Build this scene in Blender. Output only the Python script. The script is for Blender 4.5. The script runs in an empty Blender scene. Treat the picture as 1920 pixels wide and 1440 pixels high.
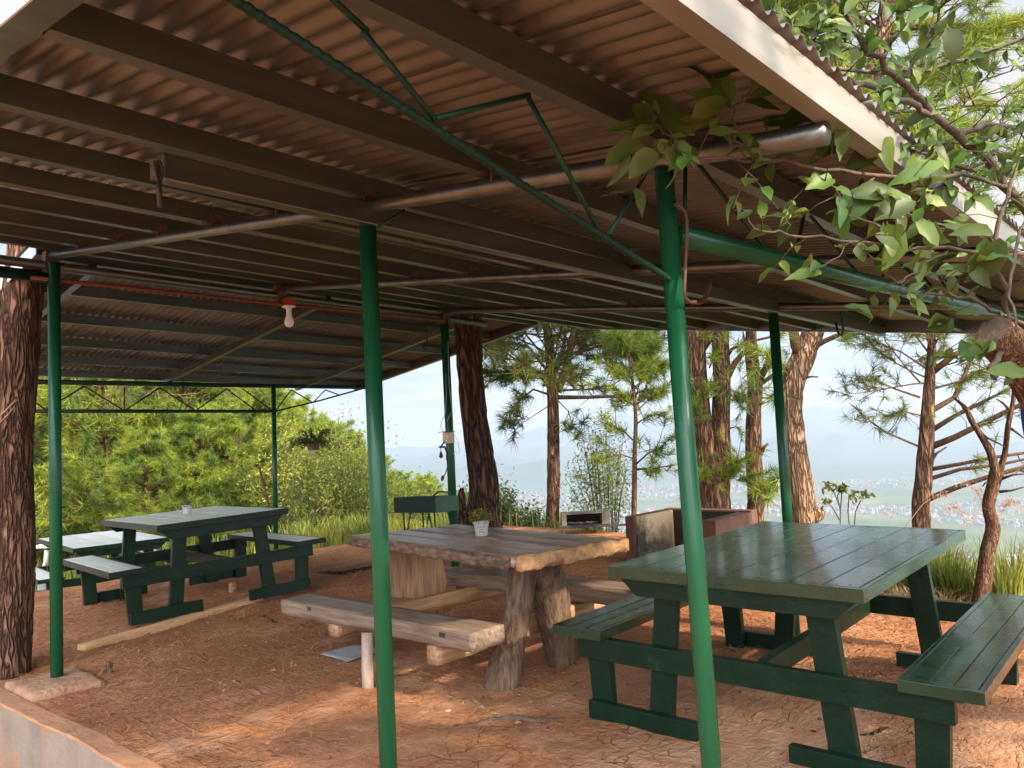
import bpy, math, random
import numpy as np
from mathutils import Vector, Matrix, noise
random.seed(7); RNG = np.random.default_rng(7)
scn = bpy.context.scene
COL = scn.collection
R = math.radians
V = Vector
# ------------------------------------------------------------------ camera (solved from the vanishing points of the shelter)
F_PX, PITCH, ROLL, YAW, EYE = 1495.49, R(3.91077), R(-3.0505), R(42.5483), 1.32
_f = V((math.cos(YAW)*math.cos(PITCH), math.sin(YAW)*math.cos(PITCH), math.sin(PITCH)))
_r0 = _f.cross(V((0, 0, 1))).normalized(); _u0 = _r0.cross(_f)
_r = _r0*math.cos(ROLL) + _u0*math.sin(ROLL); _u = _u0*math.cos(ROLL) - _r0*math.sin(ROLL)
EYEV = V((0, 0, EYE))
cd = bpy.data.cameras.new("camera"); cam = bpy.data.objects.new("camera", cd); COL.objects.link(cam)
cd.sensor_width = 36; cd.lens = F_PX/1920*36; cd.clip_start = 0.05; cd.clip_end = 60000
M = Matrix(((_r.x, _u.x, -_f.x, 0), (_r.y, _u.y, -_f.y, 0), (_r.z, _u.z, -_f.z, EYE), (0, 0, 0, 1)))
cam.matrix_world = M; scn.camera = cam
def ray(px, py): return (_r*(px-960) - _u*(py-720))/F_PX + _f
def at(px, py, d): return EYEV + ray(px, py)*d                 # a surveyed point of the photograph, d metres ahead
def onz(px, py, z): q = ray(px, py); return EYEV + q*((z-EYE)/q.z)
def onx(px, py, x): q = ray(px, py); return EYEV + q*(x/q.x)
def ony(px, py, y): q = ray(px, py); return EYEV + q*(y/q.y)
# ------------------------------------------------------------------ mesh helpers
class MB:
    def __init__(s): s.v = []; s.f = []; s.sm = []; s.mi = []; s.m = 0
    def add(s, vs, fs, smooth=False):
        o = len(s.v); s.v += [tuple(p) for p in vs]
        for f in fs: s.f.append(tuple(i+o for i in f)); s.sm.append(smooth); s.mi.append(s.m)
        return s
    def box(s, a, b, rot=None, piv=None):
        x0, y0, z0 = a; x1, y1, z1 = b
        p = [V(c) for c in ((x0,y0,z0),(x1,y0,z0),(x1,y1,z0),(x0,y1,z0),(x0,y0,z1),(x1,y0,z1),(x1,y1,z1),(x0,y1,z1))]
        if rot is not None:
            c = V(piv) if piv else (V(a)+V(b))/2
            p = [c + rot @ (q-c) for q in p]
        return s.add(p, [(0,3,2,1),(4,5,6,7),(0,1,5,4),(1,2,6,5),(2,3,7,6),(3,0,4,7)])
    def hexa(s, p):        # 8 corners: bottom ring then top ring
        return s.add(p, [(0,3,2,1),(4,5,6,7),(0,1,5,4),(1,2,6,5),(2,3,7,6),(3,0,4,7)])
    def beam(s, a, b, w, h, up=V((0,0,1))):     # rectangular bar from a to b, centred
        a = V(a); b = V(b); d = (b-a).normalized(); sd = d.cross(up).normalized(); u = sd.cross(d)
        p = []
        for q in (a, b):
            p += [q-sd*w/2-u*h/2, q+sd*w/2-u*h/2, q+sd*w/2+u*h/2, q-sd*w/2+u*h/2]
        return s.add(p, [(0,1,2,3),(7,6,5,4),(0,4,5,1),(1,5,6,2),(2,6,7,3),(3,7,4,0)])
    def tube(s, pts, rad, n=8, cap=True, jit=None):
        pts = [V(p) for p in pts]
        if not hasattr(rad, '__len__'): rad = [rad]*len(pts)
        vs = []; fs = []; ref = None
        for i, p in enumerate(pts):
            d = (pts[min(i+1, len(pts)-1)] - pts[max(i-1, 0)]).normalized()
            if ref is None:
                ref = d.orthogonal().normalized()
            ref = (ref - d*ref.dot(d)).normalized(); bn = d.cross(ref)
            for k in range(n):
                t = 2*math.pi*k/n; o = ref*math.cos(t) + bn*math.sin(t); rr = rad[i]
                if jit: rr *= jit(p, o, i)
                vs.append(p + o*rr)
        for i in range(len(pts)-1):
            for k in range(n):
                a = i*n+k; b = i*n+(k+1) % n
                fs.append((a, b, b+n, a+n))
        if cap: fs.append(tuple(range(n))[::-1]); fs.append(tuple(range((len(pts)-1)*n, len(pts)*n)))
        return s.add(vs, fs, True)
    def prism(s, poly, h):      # poly: list of 3-D points, h: extrusion vector
        n = len(poly); h = V(h); p = [V(q) for q in poly]; p += [q+h for q in p]
        return s.add(p, [tuple(range(n))[::-1], tuple(range(n, 2*n))] + [(i, (i+1) % n, n+(i+1) % n, n+i) for i in range(n)])
    def lathe(s, prof, c, n=24):    # prof [(r,z)]
        vs = []; fs = []
        for r, z in prof:
            for k in range(n):
                t = 2*math.pi*k/n; vs.append((c[0]+r*math.cos(t), c[1]+r*math.sin(t), c[2]+z))
        for i in range(len(prof)-1):
            for k in range(n):
                a = i*n+k; b = i*n+(k+1) % n; fs.append((a, b, b+n, a+n))
        return s.add(vs, fs, True)
    def slab(s, a, b, res=.05, amp=.006, fr=9., edge=None, round_=.012):   # subdivided rough timber
        a = V(a); b = V(b); n = [max(2, int(round((b[i]-a[i])/res))) for i in range(3)]
        idx = {}; vs = []; fs = []
        c = (a+b)/2; hs = (b-a)/2
        def vid(i, j, k):
            key = (i, j, k)
            if key not in idx:
                p = V((a.x+(b.x-a.x)*i/n[0], a.y+(b.y-a.y)*j/n[1], a.z+(b.z-a.z)*k/n[2]))
                q = p-c; inner = V([max(-hs[t]+round_, min(hs[t]-round_, q[t])) for t in range(3)])
                dd = q-inner
                if dd.length > round_*1.001: q = inner + dd.normalized()*round_
                q = c+q; o = noise.noise_vector(q*fr)*amp
                if edge: o += edge(q, c, hs)
                idx[key] = len(vs); vs.append(q+o)
            return idx[key]
        for ax in range(3):
            u, w = [(1, 2), (2, 0), (0, 1)][ax]
            for side in (0, n[ax]):
                for i in range(n[u]):
                    for j in range(n[w]):
                        q = []
                        for (di, dj) in ((0, 0), (1, 0), (1, 1), (0, 1)):
                            t = [0, 0, 0]; t[ax] = side; t[u] = i+di; t[w] = j+dj; q.append(vid(*t))
                        fs.append(tuple(q) if side else tuple(q[::-1]))
        return s.add(vs, fs, True)
    def build(s, name, mat, parent=None, bevel=0., world=True, autosmooth=None):
        off = V((0, 0, 0))
        if parent is not None and world: off = ORG.get(parent.name, V((0, 0, 0)))
        me = bpy.data.meshes.new(name); me.from_pydata([tuple(V(p)-off) for p in s.v], [], s.f)
        mats = mat if isinstance(mat, (list, tuple)) else [mat]
        for m in mats: me.materials.append(m)
        me.polygons.foreach_set('use_smooth', s.sm); me.polygons.foreach_set('material_index', s.mi); me.update()
        o = bpy.data.objects.new(name, me); COL.objects.link(o)
        if parent is not None: o.parent = parent
        if bevel:
            b = o.modifiers.new('bevel', 'BEVEL'); b.width = bevel; b.segments = 2; b.limit_method = 'ANGLE'; b.angle_limit = R(40)
        return o
ORG = {}
def tri_obj(name, tris, mat, parent=None, smooth=False):
    tris = np.asarray(tris, dtype=np.float32); n = len(tris)
    off = ORG.get(parent.name, V((0, 0, 0))) if parent is not None else V((0, 0, 0))
    me = bpy.data.meshes.new(name); me.vertices.add(n*3); me.loops.add(n*3); me.polygons.add(n)
    me.vertices.foreach_set('co', (tris.reshape(-1, 3) - np.array(off, dtype=np.float32)).ravel())
    me.loops.foreach_set('vertex_index', np.arange(n*3, dtype=np.int32))
    me.polygons.foreach_set('loop_start', np.arange(0, n*3, 3, dtype=np.int32))
    me.materials.append(mat); me.update(); me.validate()
    o = bpy.data.objects.new(name, me); COL.objects.link(o)
    if parent is not None: o.parent = parent
    return o
def tag(o, label=None, cat=None, group=None, kind=None):
    if label: o['label'] = label
    if cat: o['category'] = cat
    if group: o['group'] = group
    if kind: o['kind'] = kind
    return o
def thing(name, label, cat, loc=(0, 0, 0), rot=None, group=None):
    o = bpy.data.objects.new(name, None); COL.objects.link(o); o.empty_display_size = .1
    o.location = loc; ORG[o.name] = V(loc)
    if rot is not None: o.rotation_euler = rot
    return tag(o, label, cat, group)
def copy_tree(o, parent=None):
    c = o.copy(); COL.objects.link(c); c.parent = parent
    for ch in list(o.children): copy_tree(ch, c)
    return c
# ------------------------------------------------------------------ materials
def mat(name, col, rough=.6, col2=None, scale=8., stretch=(1, 1, 1), metal=0., bump=0., bscale=None, spec=.5, coat=0.,
        detail=6., lo=.35, hi=.65, trans=0., spots=None, rough2=None, dist=.0, bstretch=None, crough=.05):
    m = bpy.data.materials.new(name); m.use_nodes = True; nt = m.node_tree; N = nt.nodes; L = nt.links
    b = N['Principled BSDF']; b.inputs['Roughness'].default_value = rough; b.inputs['Metallic'].default_value = metal
    b.inputs['Specular IOR Level'].default_value = spec; b.inputs['Coat Weight'].default_value = coat; b.inputs['Coat Roughness'].default_value = crough
    b.inputs['Base Color'].default_value = (*col, 1)
    tc = N.new('ShaderNodeTexCoord'); mp = N.new('ShaderNodeMapping'); mp.inputs['Scale'].default_value = stretch
    L.new(tc.outputs['Object'], mp.inputs['Vector'])
    cur = None
    if col2 is not None:
        n = N.new('ShaderNodeTexNoise'); n.inputs['Scale'].default_value = scale; n.inputs['Detail'].default_value = detail
        n.inputs['Distortion'].default_value = dist
        L.new(mp.outputs[0], n.inputs['Vector'])
        r = N.new('ShaderNodeValToRGB'); r.color_ramp.elements[0].position = lo; r.color_ramp.elements[1].position = hi
        r.color_ramp.elements[0].color = (*col, 1); r.color_ramp.elements[1].color = (*col2, 1)
        L.new(n.outputs['Fac'], r.inputs['Fac']); cur = r.outputs['Color']
        if rough2 is not None:
            mr = N.new('ShaderNodeMapRange'); mr.inputs['To Min'].default_value = rough; mr.inputs['To Max'].default_value = rough2
            mr.inputs['From Min'].default_value = .3; mr.inputs['From Max'].default_value = .7
            L.new(n.outputs['Fac'], mr.inputs['Value']); L.new(mr.outputs[0], b.inputs['Roughness'])
    for (sc, sco, th, st) in (spots or ()):         # stains: (scale, colour, threshold, stretch)
        mp2 = N.new('ShaderNodeMapping'); mp2.inputs['Scale'].default_value = st; mp2.inputs['Location'].default_value = (3.1, 1.7, 5.2)
        L.new(tc.outputs['Object'], mp2.inputs['Vector'])
        n2 = N.new('ShaderNodeTexNoise'); n2.inputs['Scale'].default_value = sc; n2.inputs['Detail'].default_value = 8
        n2.inputs['Roughness'].default_value = .65
        L.new(mp2.outputs[0], n2.inputs['Vector'])
        mr = N.new('ShaderNodeMapRange'); mr.inputs['From Min'].default_value = th; mr.inputs['From Max'].default_value = th+.12
        L.new(n2.outputs['Fac'], mr.inputs['Value'])
        mx = N.new('ShaderNodeMix'); mx.data_type = 'RGBA'; L.new(mr.outputs[0], mx.inputs[0])
        if cur is not None: L.new(cur, mx.inputs[6])
        else: mx.inputs[6].default_value = (*col, 1)
        mx.inputs[7].default_value = (*sco, 1); cur = mx.outputs[2]
    if cur is not None: L.new(cur, b.inputs['Base Color'])
    if bump:
        nb = N.new('ShaderNodeTexNoise'); nb.inputs['Scale'].default_value = bscale or scale*3; nb.inputs['Detail'].default_value = 8
        mpb = mp
        if bstretch:
            mpb = N.new('ShaderNodeMapping'); mpb.inputs['Scale'].default_value = bstretch; L.new(tc.outputs['Object'], mpb.inputs['Vector'])
        L.new(mpb.outputs[0], nb.inputs['Vector'])
        bp = N.new('ShaderNodeBump'); bp.inputs['Strength'].default_value = bump; bp.inputs['Distance'].default_value = .02
        L.new(nb.outputs['Fac'], bp.inputs['Height']); L.new(bp.outputs[0], b.inputs['Normal'])
    if trans:
        out = N['Material Output']; t = N.new('ShaderNodeBsdfTranslucent'); ms = N.new('ShaderNodeMixShader')
        ms.inputs[0].default_value = trans
        if cur is not None: L.new(cur, t.inputs['Color'])
        else: t.inputs['Color'].default_value = (*col, 1)
        L.new(b.outputs[0], ms.inputs[1]); L.new(t.outputs[0], ms.inputs[2]); L.new(ms.outputs[0], out.inputs['Surface'])
    return m
DUST = (.20, .13, .075)
POST = mat('green pipe paint', (.005, .058, .023), .27, (.008, .076, .030), 5, (1, 1, .3), spots=[(14, (.012, .045, .022), .62, (1, 1, .25)), (55, (.09, .05, .03), .70, (1, 1, .5))], bump=.12, bscale=45, spec=.28)
POSTD = mat('dark green steel', (.004, .024, .014), .42, (.006, .034, .019), 6, spec=.25)
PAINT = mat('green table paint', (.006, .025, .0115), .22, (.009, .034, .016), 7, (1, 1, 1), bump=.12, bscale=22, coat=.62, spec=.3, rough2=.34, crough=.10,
            bstretch=(1, 8, 8), spots=[(6, (.05, .07, .045), .68, (1, 3, 1)), (40, (.16, .13, .09), .735, (.35, 1, 1))])
PAINT2 = mat('sky sheen table paint', (.50, .53, .51), .36, (.58, .60, .585), 7, bump=.05, bscale=22, coat=1., rough2=.42, crough=.36)  # pale colour stands in for sky reflected in the green tops
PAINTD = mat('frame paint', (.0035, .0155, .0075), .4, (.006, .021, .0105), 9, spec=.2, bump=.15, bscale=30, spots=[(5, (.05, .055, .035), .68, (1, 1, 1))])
GALV = mat('galvanised steel', (.155, .17, .155), .36, (.11, .12, .108), 5, (.3, 3, 3), metal=.8, spots=[(9, (.10, .065, .04), .64, (.3, 2, 2))], bump=.05, bscale=40)
GALVL = mat('sunlit galvanised steel', (.36, .34, .29), .40, (.25, .235, .20), 4, (.4, 3, 3), metal=.5, spots=[(7, (.17, .13, .09), .60, (.4, 2, 2))])  # paler copy of the galvanised steel, sunlight on the edge purlin put into colour
SHEET = mat('underside of roof sheet', (.135, .137, .125), .38, (.095, .096, .087), 3, (.6, 1.4, 1), metal=.6, spots=[(5, (.075, .048, .03), .57, (3, .35, 1)), (30, (.08, .05, .03), .7, (1, 1, 1))])
FASC = mat('white painted fascia', (.66, .72, .82), .4, (.56, .62, .72), 4)
REBAR = mat('painted ribbed rod', (.003, .017, .010), .45, (.005, .025, .015), 9, spec=.2)
RUST = mat('rusty rod', (.06, .035, .025), .7, (.10, .05, .03), 30, bump=.3)
ORANGE = mat('orange plastic conduit', (.17, .035, .016), .55, (.13, .027, .013), 10)
WHITE = mat('white plastic', (.75, .74, .70), .4, (.66, .65, .6), 6)
BLACK = mat('black rubber', (.012, .012, .013), .5)
BULB = mat('frosted bulb', (.80, .80, .77), .25, spec=.6)
WOODG = mat('weathered grey timber', (.235, .165, .11), .65, (.115, .078, .052), 5, (9, .7, 9), bump=.5, bscale=9, bstretch=(9, .8, 9), spots=[(3, (.075, .045, .03), .63, (5, 1, 5))], coat=.08)
WOODT = mat('oiled table planks', (.34, .225, .15), .40, (.19, .12, .085), 4, (9, .6, 9), bump=.3, bscale=9, bstretch=(10, .7, 10), coat=.5, crough=.34, spots=[(2.2, (.085, .05, .04), .6, (7, .6, 3))])
WOODX = mat('raw crossbeam timber', (.40, .24, .11), .65, (.24, .135, .065), 5, (.7, 8, 8), bump=.4, bscale=8, bstretch=(.8, 9, 9))
WOODS = mat('sawn slab', (.36, .205, .10), .65, (.20, .11, .055), 5, (6, 3, .8), bump=.4, bscale=8, bstretch=(8, 8, .8), dist=.6)
LOGB = mat('stripped log', (.17, .10, .055), .78, (.05, .031, .02), 6, (8, 8, .8), bump=.9, bscale=10, bstretch=(9, 9, .7), dist=.4)
LIVE = mat('live edge', (.42, .24, .10), .75, (.16, .08, .04), 14, bump=.9, bscale=24)
LIVED = mat('dark live edge', (.20, .125, .08), .8, (.055, .036, .025), 16, (1, 1, 3), bump=.9, bscale=26)
PLANK = mat('orange brown plank on soil', (.62, .36, .17), .75, (.48, .26, .12), 6, (.6, 6, 6), bump=.3, bscale=12)  # orange-brown timber, lighter than the soil around it
CONC = mat('concrete', (.27, .215, .16), .85, (.19, .15, .11), 4, bump=.35, bscale=40, spots=[(3, (.34, .16, .07), .55, (1, 1, 1)), (60, (.15, .12, .1), .68, (1, 1, 1))])
CONCT = mat('soil stained concrete', (.42, .205, .10), .85, (.33, .155, .075), 6, bump=.5, bscale=40)
PAD = mat('footing', (.36, .20, .11), .9, (.26, .13, .07), 8, bump=.8, bscale=30)
TERRA = mat('red oxide plaster', (.115, .046, .028), .8, (.08, .034, .022), 6, bump=.25, bscale=20, spots=[(6, (.10, .05, .035), .62, (1, 1, 1))])
HEARTH = mat('soot and shade plaster', (.40, .31, .18), .8, (.27, .20, .12), 4, bump=.2, bscale=20, spots=[(1.6, (.03, .025, .02), .50, (1.2, 1, 1.))])  # cream paints the lit wall, dark patches paint soot and shade together
SOOT = mat('soot', (.025, .018, .015), .85, (.05, .03, .022), 9)
IRON = mat('grill iron', (.02, .02, .02), .55, (.045, .035, .03), 12)
STEELP = mat('old steel panel', (.16, .145, .125), .55, (.085, .07, .055), 6, metal=.3)
GRILLG = mat('green grill enamel', (.008, .048, .024), .45, (.014, .065, .036), 8, spots=[(9, (.06, .05, .04), .66, (1, 1, 1))])
BARKT_ = mat('bark crumb', (.09, .05, .03), .9)
GRILLD = mat('shaded green enamel', (.004, .024, .013), .5, (.008, .018, .012), 8, spec=.2)  # darker copy of the grill enamel, shade painted into one side panel
ROCK = mat('ochre rock', (.42, .22, .09), .85, (.28, .14, .065), 7, bump=.7, bscale=18)
POTC = mat('white pot', (.74, .71, .66), .45, (.66, .62, .56), 5)
POTB = mat('terracotta pot', (.27, .19, .14), .7, (.20, .14, .10), 6)
INK = mat('faded print', (.22, .17, .34), .6)
BLUE = mat('blue cloth', (.008, .02, .13), .8, (.010, .03, .18), 6)
REDC = mat('orange strap', (.55, .05, .02), .6)
PLATE = mat('grey sheet metal scrap', (.32, .32, .32), .45, (.20, .19, .19), 5, (4, 1, 1), metal=.3)
def leafmat(name, a, b, sc, tr, rough=.5, spec=.35, lo=.38, hi=.62, third=None, var=.5):
    m = mat(name, a, rough, b, sc, trans=tr, spec=spec, lo=lo, hi=hi, detail=3, spots=[third] if third else None)
    nt = m.node_tree; N = nt.nodes; L = nt.links; bs = N['Principled BSDF']; src = bs.inputs['Base Color'].links[0].from_socket
    g = N.new('ShaderNodeNewGeometry'); mr = N.new('ShaderNodeMapRange'); mr.inputs['To Min'].default_value = 1-var; mr.inputs['To Max'].default_value = 1+var
    L.new(g.outputs['Random Per Island'], mr.inputs['Value'])
    hs = N.new('ShaderNodeHueSaturation'); L.new(src, hs.inputs['Color']); L.new(mr.outputs[0], hs.inputs['Value'])
    mh = N.new('ShaderNodeMath'); mh.operation = 'MULTIPLY'; mh.inputs[1].default_value = 17.3; L.new(g.outputs['Random Per Island'], mh.inputs[0])
    fr = N.new('ShaderNodeMath'); fr.operation = 'FRACT'; L.new(mh.outputs[0], fr.inputs[0])
    m2 = N.new('ShaderNodeMapRange'); m2.inputs['To Min'].default_value = .47; m2.inputs['To Max'].default_value = .525; L.new(fr.outputs[0], m2.inputs['Value']); L.new(m2.outputs[0], hs.inputs['Hue'])
    L.new(hs.outputs[0], bs.inputs['Base Color'])
    for n in N:
        if n.bl_idname == 'ShaderNodeBsdfTranslucent': L.new(hs.outputs[0], n.inputs['Color'])
    return m
NEED_Y = leafmat('young pine needles', (.100, .165, .026), (.27, .325, .036), 1.1, .45, third=(2.3, (.05, .085, .022), .58, (1, 1, 1)))
NEED_G = leafmat('pine needles', (.075, .110, .030), (.185, .195, .036), 1.6, .45, third=(3.5, (.17, .10, .04), .68, (1, 1, 1)))
NEED_W = leafmat('wooded slope needles', (.085, .125, .022), (.19, .215, .028), .45, .35)
SHRUB = leafmat('bright shrub leaves', (.15, .19, .03), (.31, .31, .045), 1.3, .4)
SCRUB = leafmat('scrub leaves', (.085, .125, .035), (.17, .205, .05), 1.5, .35)
LEAF = leafmat('broad leaves', (.068, .118, .020), (.118, .172, .030), 9, .34, rough=.48, spec=.35, third=(5, (.17, .26, .025), .66, (1, 1, 1)))
PLANTL = leafmat('pot plant leaves', (.085, .135, .04), (.17, .20, .055), 20, .3)
SUCC = leafmat('yellow green succulent leaves', (.17, .17, .03), (.30, .27, .05), 25, .25)
GRASS = leafmat('grass blades', (.115, .16, .028), (.28, .30, .055), 1.5, .42)
STRAW = leafmat('dry grass', (.36, .26, .12), (.48, .36, .19), 3, .3)
LITTER = mat('pine straw', (.46, .215, .085), .75, (.27, .105, .042), 1.5, trans=.12)
BARKP = None
def barkmat(name, dark, mid, light, sc=7., zs=.17, bump=1.):
    m = bpy.data.materials.new(name); m.use_nodes = True; nt = m.node_tree; N = nt.nodes; L = nt.links; b = N['Principled BSDF']
    b.inputs['Roughness'].default_value = .9; b.inputs['Specular IOR Level'].default_value = .15
    tc = N.new('ShaderNodeTexCoord'); mp = N.new('ShaderNodeMapping'); mp.inputs['Scale'].default_value = (1, 1, zs)
    L.new(tc.outputs['Object'], mp.inputs['Vector'])
    nz = N.new('ShaderNodeTexNoise'); nz.inputs['Scale'].default_value = sc*1.2; nz.inputs['Detail'].default_value = 5
    L.new(mp.outputs[0], nz.inputs['Vector'])
    ad = N.new('ShaderNodeMix'); ad.data_type = 'VECTOR'; ad.inputs[0].default_value = .2
    L.new(mp.outputs[0], ad.inputs[4]); L.new(nz.outputs['Color'], ad.inputs[5])
    vo = N.new('ShaderNodeTexVoronoi'); vo.feature = 'DISTANCE_TO_EDGE'; vo.inputs['Scale'].default_value = sc*3.6
    L.new(ad.outputs[1], vo.inputs['Vector'])
    r = N.new('ShaderNodeValToRGB'); e = r.color_ramp.elements
    e[0].position = 0; e[0].color = (*dark, 1); e[1].position = .32; e[1].color = (*light, 1)
    e2 = r.color_ramp.elements.new(.12); e2.color = (*mid, 1)
    L.new(vo.outputs['Distance'], r.inputs['Fac'])
    n2 = N.new('ShaderNodeTexNoise'); n2.inputs['Scale'].default_value = sc*5; n2.inputs['Detail'].default_value = 8; L.new(mp.outputs[0], n2.inputs['Vector'])
    mx = N.new('ShaderNodeMix'); mx.data_type = 'RGBA'; mx.blend_type = 'MULTIPLY'; mx.inputs[0].default_value = .75
    r2 = N.new('ShaderNodeValToRGB'); r2.color_ramp.elements[0].position = .3; r2.color_ramp.elements[0].color = (.45, .42, .40, 1)
    r2.color_ramp.elements[1].position = .65; r2.color_ramp.elements[1].color = (1.15, 1.1, 1.05, 1)
    L.new(n2.outputs['Fac'], r2.inputs['Fac']); L.new(r.outputs[0], mx.inputs[6]); L.new(r2.outputs[0], mx.inputs[7])
    L.new(mx.outputs[2], b.inputs['Base Color'])
    mr = N.new('ShaderNodeMapRange'); mr.inputs['From Max'].default_value = .25; L.new(vo.outputs['Distance'], mr.inputs['Value'])
    mh = N.new('ShaderNodeMath'); mh.operation = 'MULTIPLY_ADD'; mh.inputs[1].default_value = .35
    L.new(n2.outputs['Fac'], mh.inputs[0]); L.new(mr.outputs[0], mh.inputs[2])
    bp = N.new('ShaderNodeBump'); bp.inputs['Strength'].default_value = bump; bp.inputs['Distance'].default_value = .03
    L.new(mh.outputs[0], bp.inputs['Height']); L.new(bp.outputs[0], b.inputs['Normal'])
    return m
BARKP = barkmat('pine bark', (.045, .026, .018), (.14, .075, .045), (.24, .135, .08))
BARKD = barkmat('dark pine bark', (.028, .018, .014), (.085, .050, .035), (.155, .095, .065), 6.)
BARKL = barkmat('pale pine bark', (.075, .045, .028), (.24, .145, .085), (.40, .26, .16), 6.5)
BARKT = barkmat('thin bark', (.06, .035, .022), (.15, .085, .05), (.21, .125, .075), 14., bump=.6)
TWIG = mat('twig bark', (.052, .038, .025), .85, (.10, .072, .046), 20, bump=.4)
def vary(m, v):
    nt = m.node_tree; N = nt.nodes; L = nt.links; bs = N['Principled BSDF']; src = bs.inputs['Base Color'].links[0].from_socket
    g = N.new('ShaderNodeNewGeometry'); mr = N.new('ShaderNodeMapRange'); mr.inputs['To Min'].default_value = 1-v; mr.inputs['To Max'].default_value = 1+v
    hs = N.new('ShaderNodeHueSaturation'); L.new(g.outputs['Random Per Island'], mr.inputs['Value']); L.new(mr.outputs[0], hs.inputs['Value']); L.new(src, hs.inputs['Color']); L.new(hs.outputs[0], bs.inputs['Base Color'])
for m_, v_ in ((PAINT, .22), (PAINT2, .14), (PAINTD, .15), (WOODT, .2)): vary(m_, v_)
# ------------------------------------------------------------------ ground sheet
def smooth(a, b, x):
    t = np.clip((x-a)/(b-a), 0, 1); return t*t*(3-2*t)
VALLEY = -300.
WALLX = np.array([(-1.0, 1.42), (3.0, 1.41), (3.8, 1.40), (4.2, 1.405), (4.7, 1.37), (5.2, 1.352), (5.7, 1.34), (6.6, 1.33), (8, 1.33)])
def wall_x(y): return np.interp(y, WALLX[:, 0], WALLX[:, 1])
def ground_h(x, y, fine=True):
    x = np.asarray(x, float); y = np.asarray(y, float)
    az = np.degrees(np.arctan2(y-2., x-2.))
    xe = np.clip(6.55+.42*(y-1.3), 5.6, 8.8)
    dx = x-xe; dy = y-9.1; db = -x-9.; dr = -5.-y
    d = np.maximum(np.maximum(dx, dy), np.maximum(db, dr)); d = np.maximum(d, 0)
    wl = smooth(38, 58, az)*(1-smooth(150, 170, az))          # wooded spur to the left
    s1 = .62*(1-wl) + .13*wl
    z = -s1*np.maximum(d-.15, 0)
    z -= wl*.45*np.maximum(d-60, 0)
    z = VALLEY + np.log1p(np.exp(np.clip((z-VALLEY)/8., -40, 60)))*8. if True else z
    z = np.where(d <= 0, 0., np.minimum(z, 0))
    z += .17*np.exp(-((x-5.5)**2+(y-5.9)**2)/1.6) + .06*np.exp(-((x-6.6)**2+(y-4.6)**2)/.8)
    low = smooth(-.09, -.02, wall_x(y)-x)*(y < 8)*1.
    low = low*(1-smooth(5.6, 7.0, y))
    z = z - .34*low*(d <= 0)
    return z
def gz(x, y): return float(ground_h(x, y))
def axis(lo, hi, step, far, growth):
    a = list(np.arange(lo, hi+1e-6, step)); s = step
    while a[-1] < far: s *= growth; a.append(a[-1]+s)
    s = step; b = []
    c = a[0]
    while c > -far: s *= growth; c -= s; b.append(c)
    return np.array(b[::-1]+a)
gx = axis(.9, 8.9, .045, 28000, 1.17); gy = axis(-.2, 9.6, .05, 28000, 1.17)
GX, GY = np.meshgrid(gx, gy, indexing='ij'); GZ = ground_h(GX, GY)
near = (np.abs(GX-5) < 8) & (np.abs(GY-4) < 9)
nzv = np.zeros_like(GZ)
for i, j in np.argwhere(near):
    p = V((GX[i, j], GY[i, j], 0))
    nzv[i, j] = .016*noise.noise(p*1.3) + .009*noise.noise(p*4.1+V((3, 1, 0))) + .0055*noise.noise(p*11.) + .003*noise.noise(p*27)
GZ += nzv
nx, ny = GX.shape
me = bpy.data.meshes.new('ground')
me.vertices.add(nx*ny); me.vertices.foreach_set('co', np.stack([GX, GY, GZ], -1).astype(np.float32).ravel())
I = np.arange(nx*ny).reshape(nx, ny)
Q = np.stack([I[:-1, :-1], I[1:, :-1], I[1:, 1:], I[:-1, 1:]], -1).reshape(-1, 4).astype(np.int32)
me.loops.add(Q.size); me.loops.foreach_set('vertex_index', Q.ravel()); me.polygons.add(len(Q))
me.polygons.foreach_set('loop_start', np.arange(0, Q.size, 4, dtype=np.int32)); me.update(); me.validate()
me.polygons.foreach_set('use_smooth', np.ones(len(Q), dtype=bool))
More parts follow.
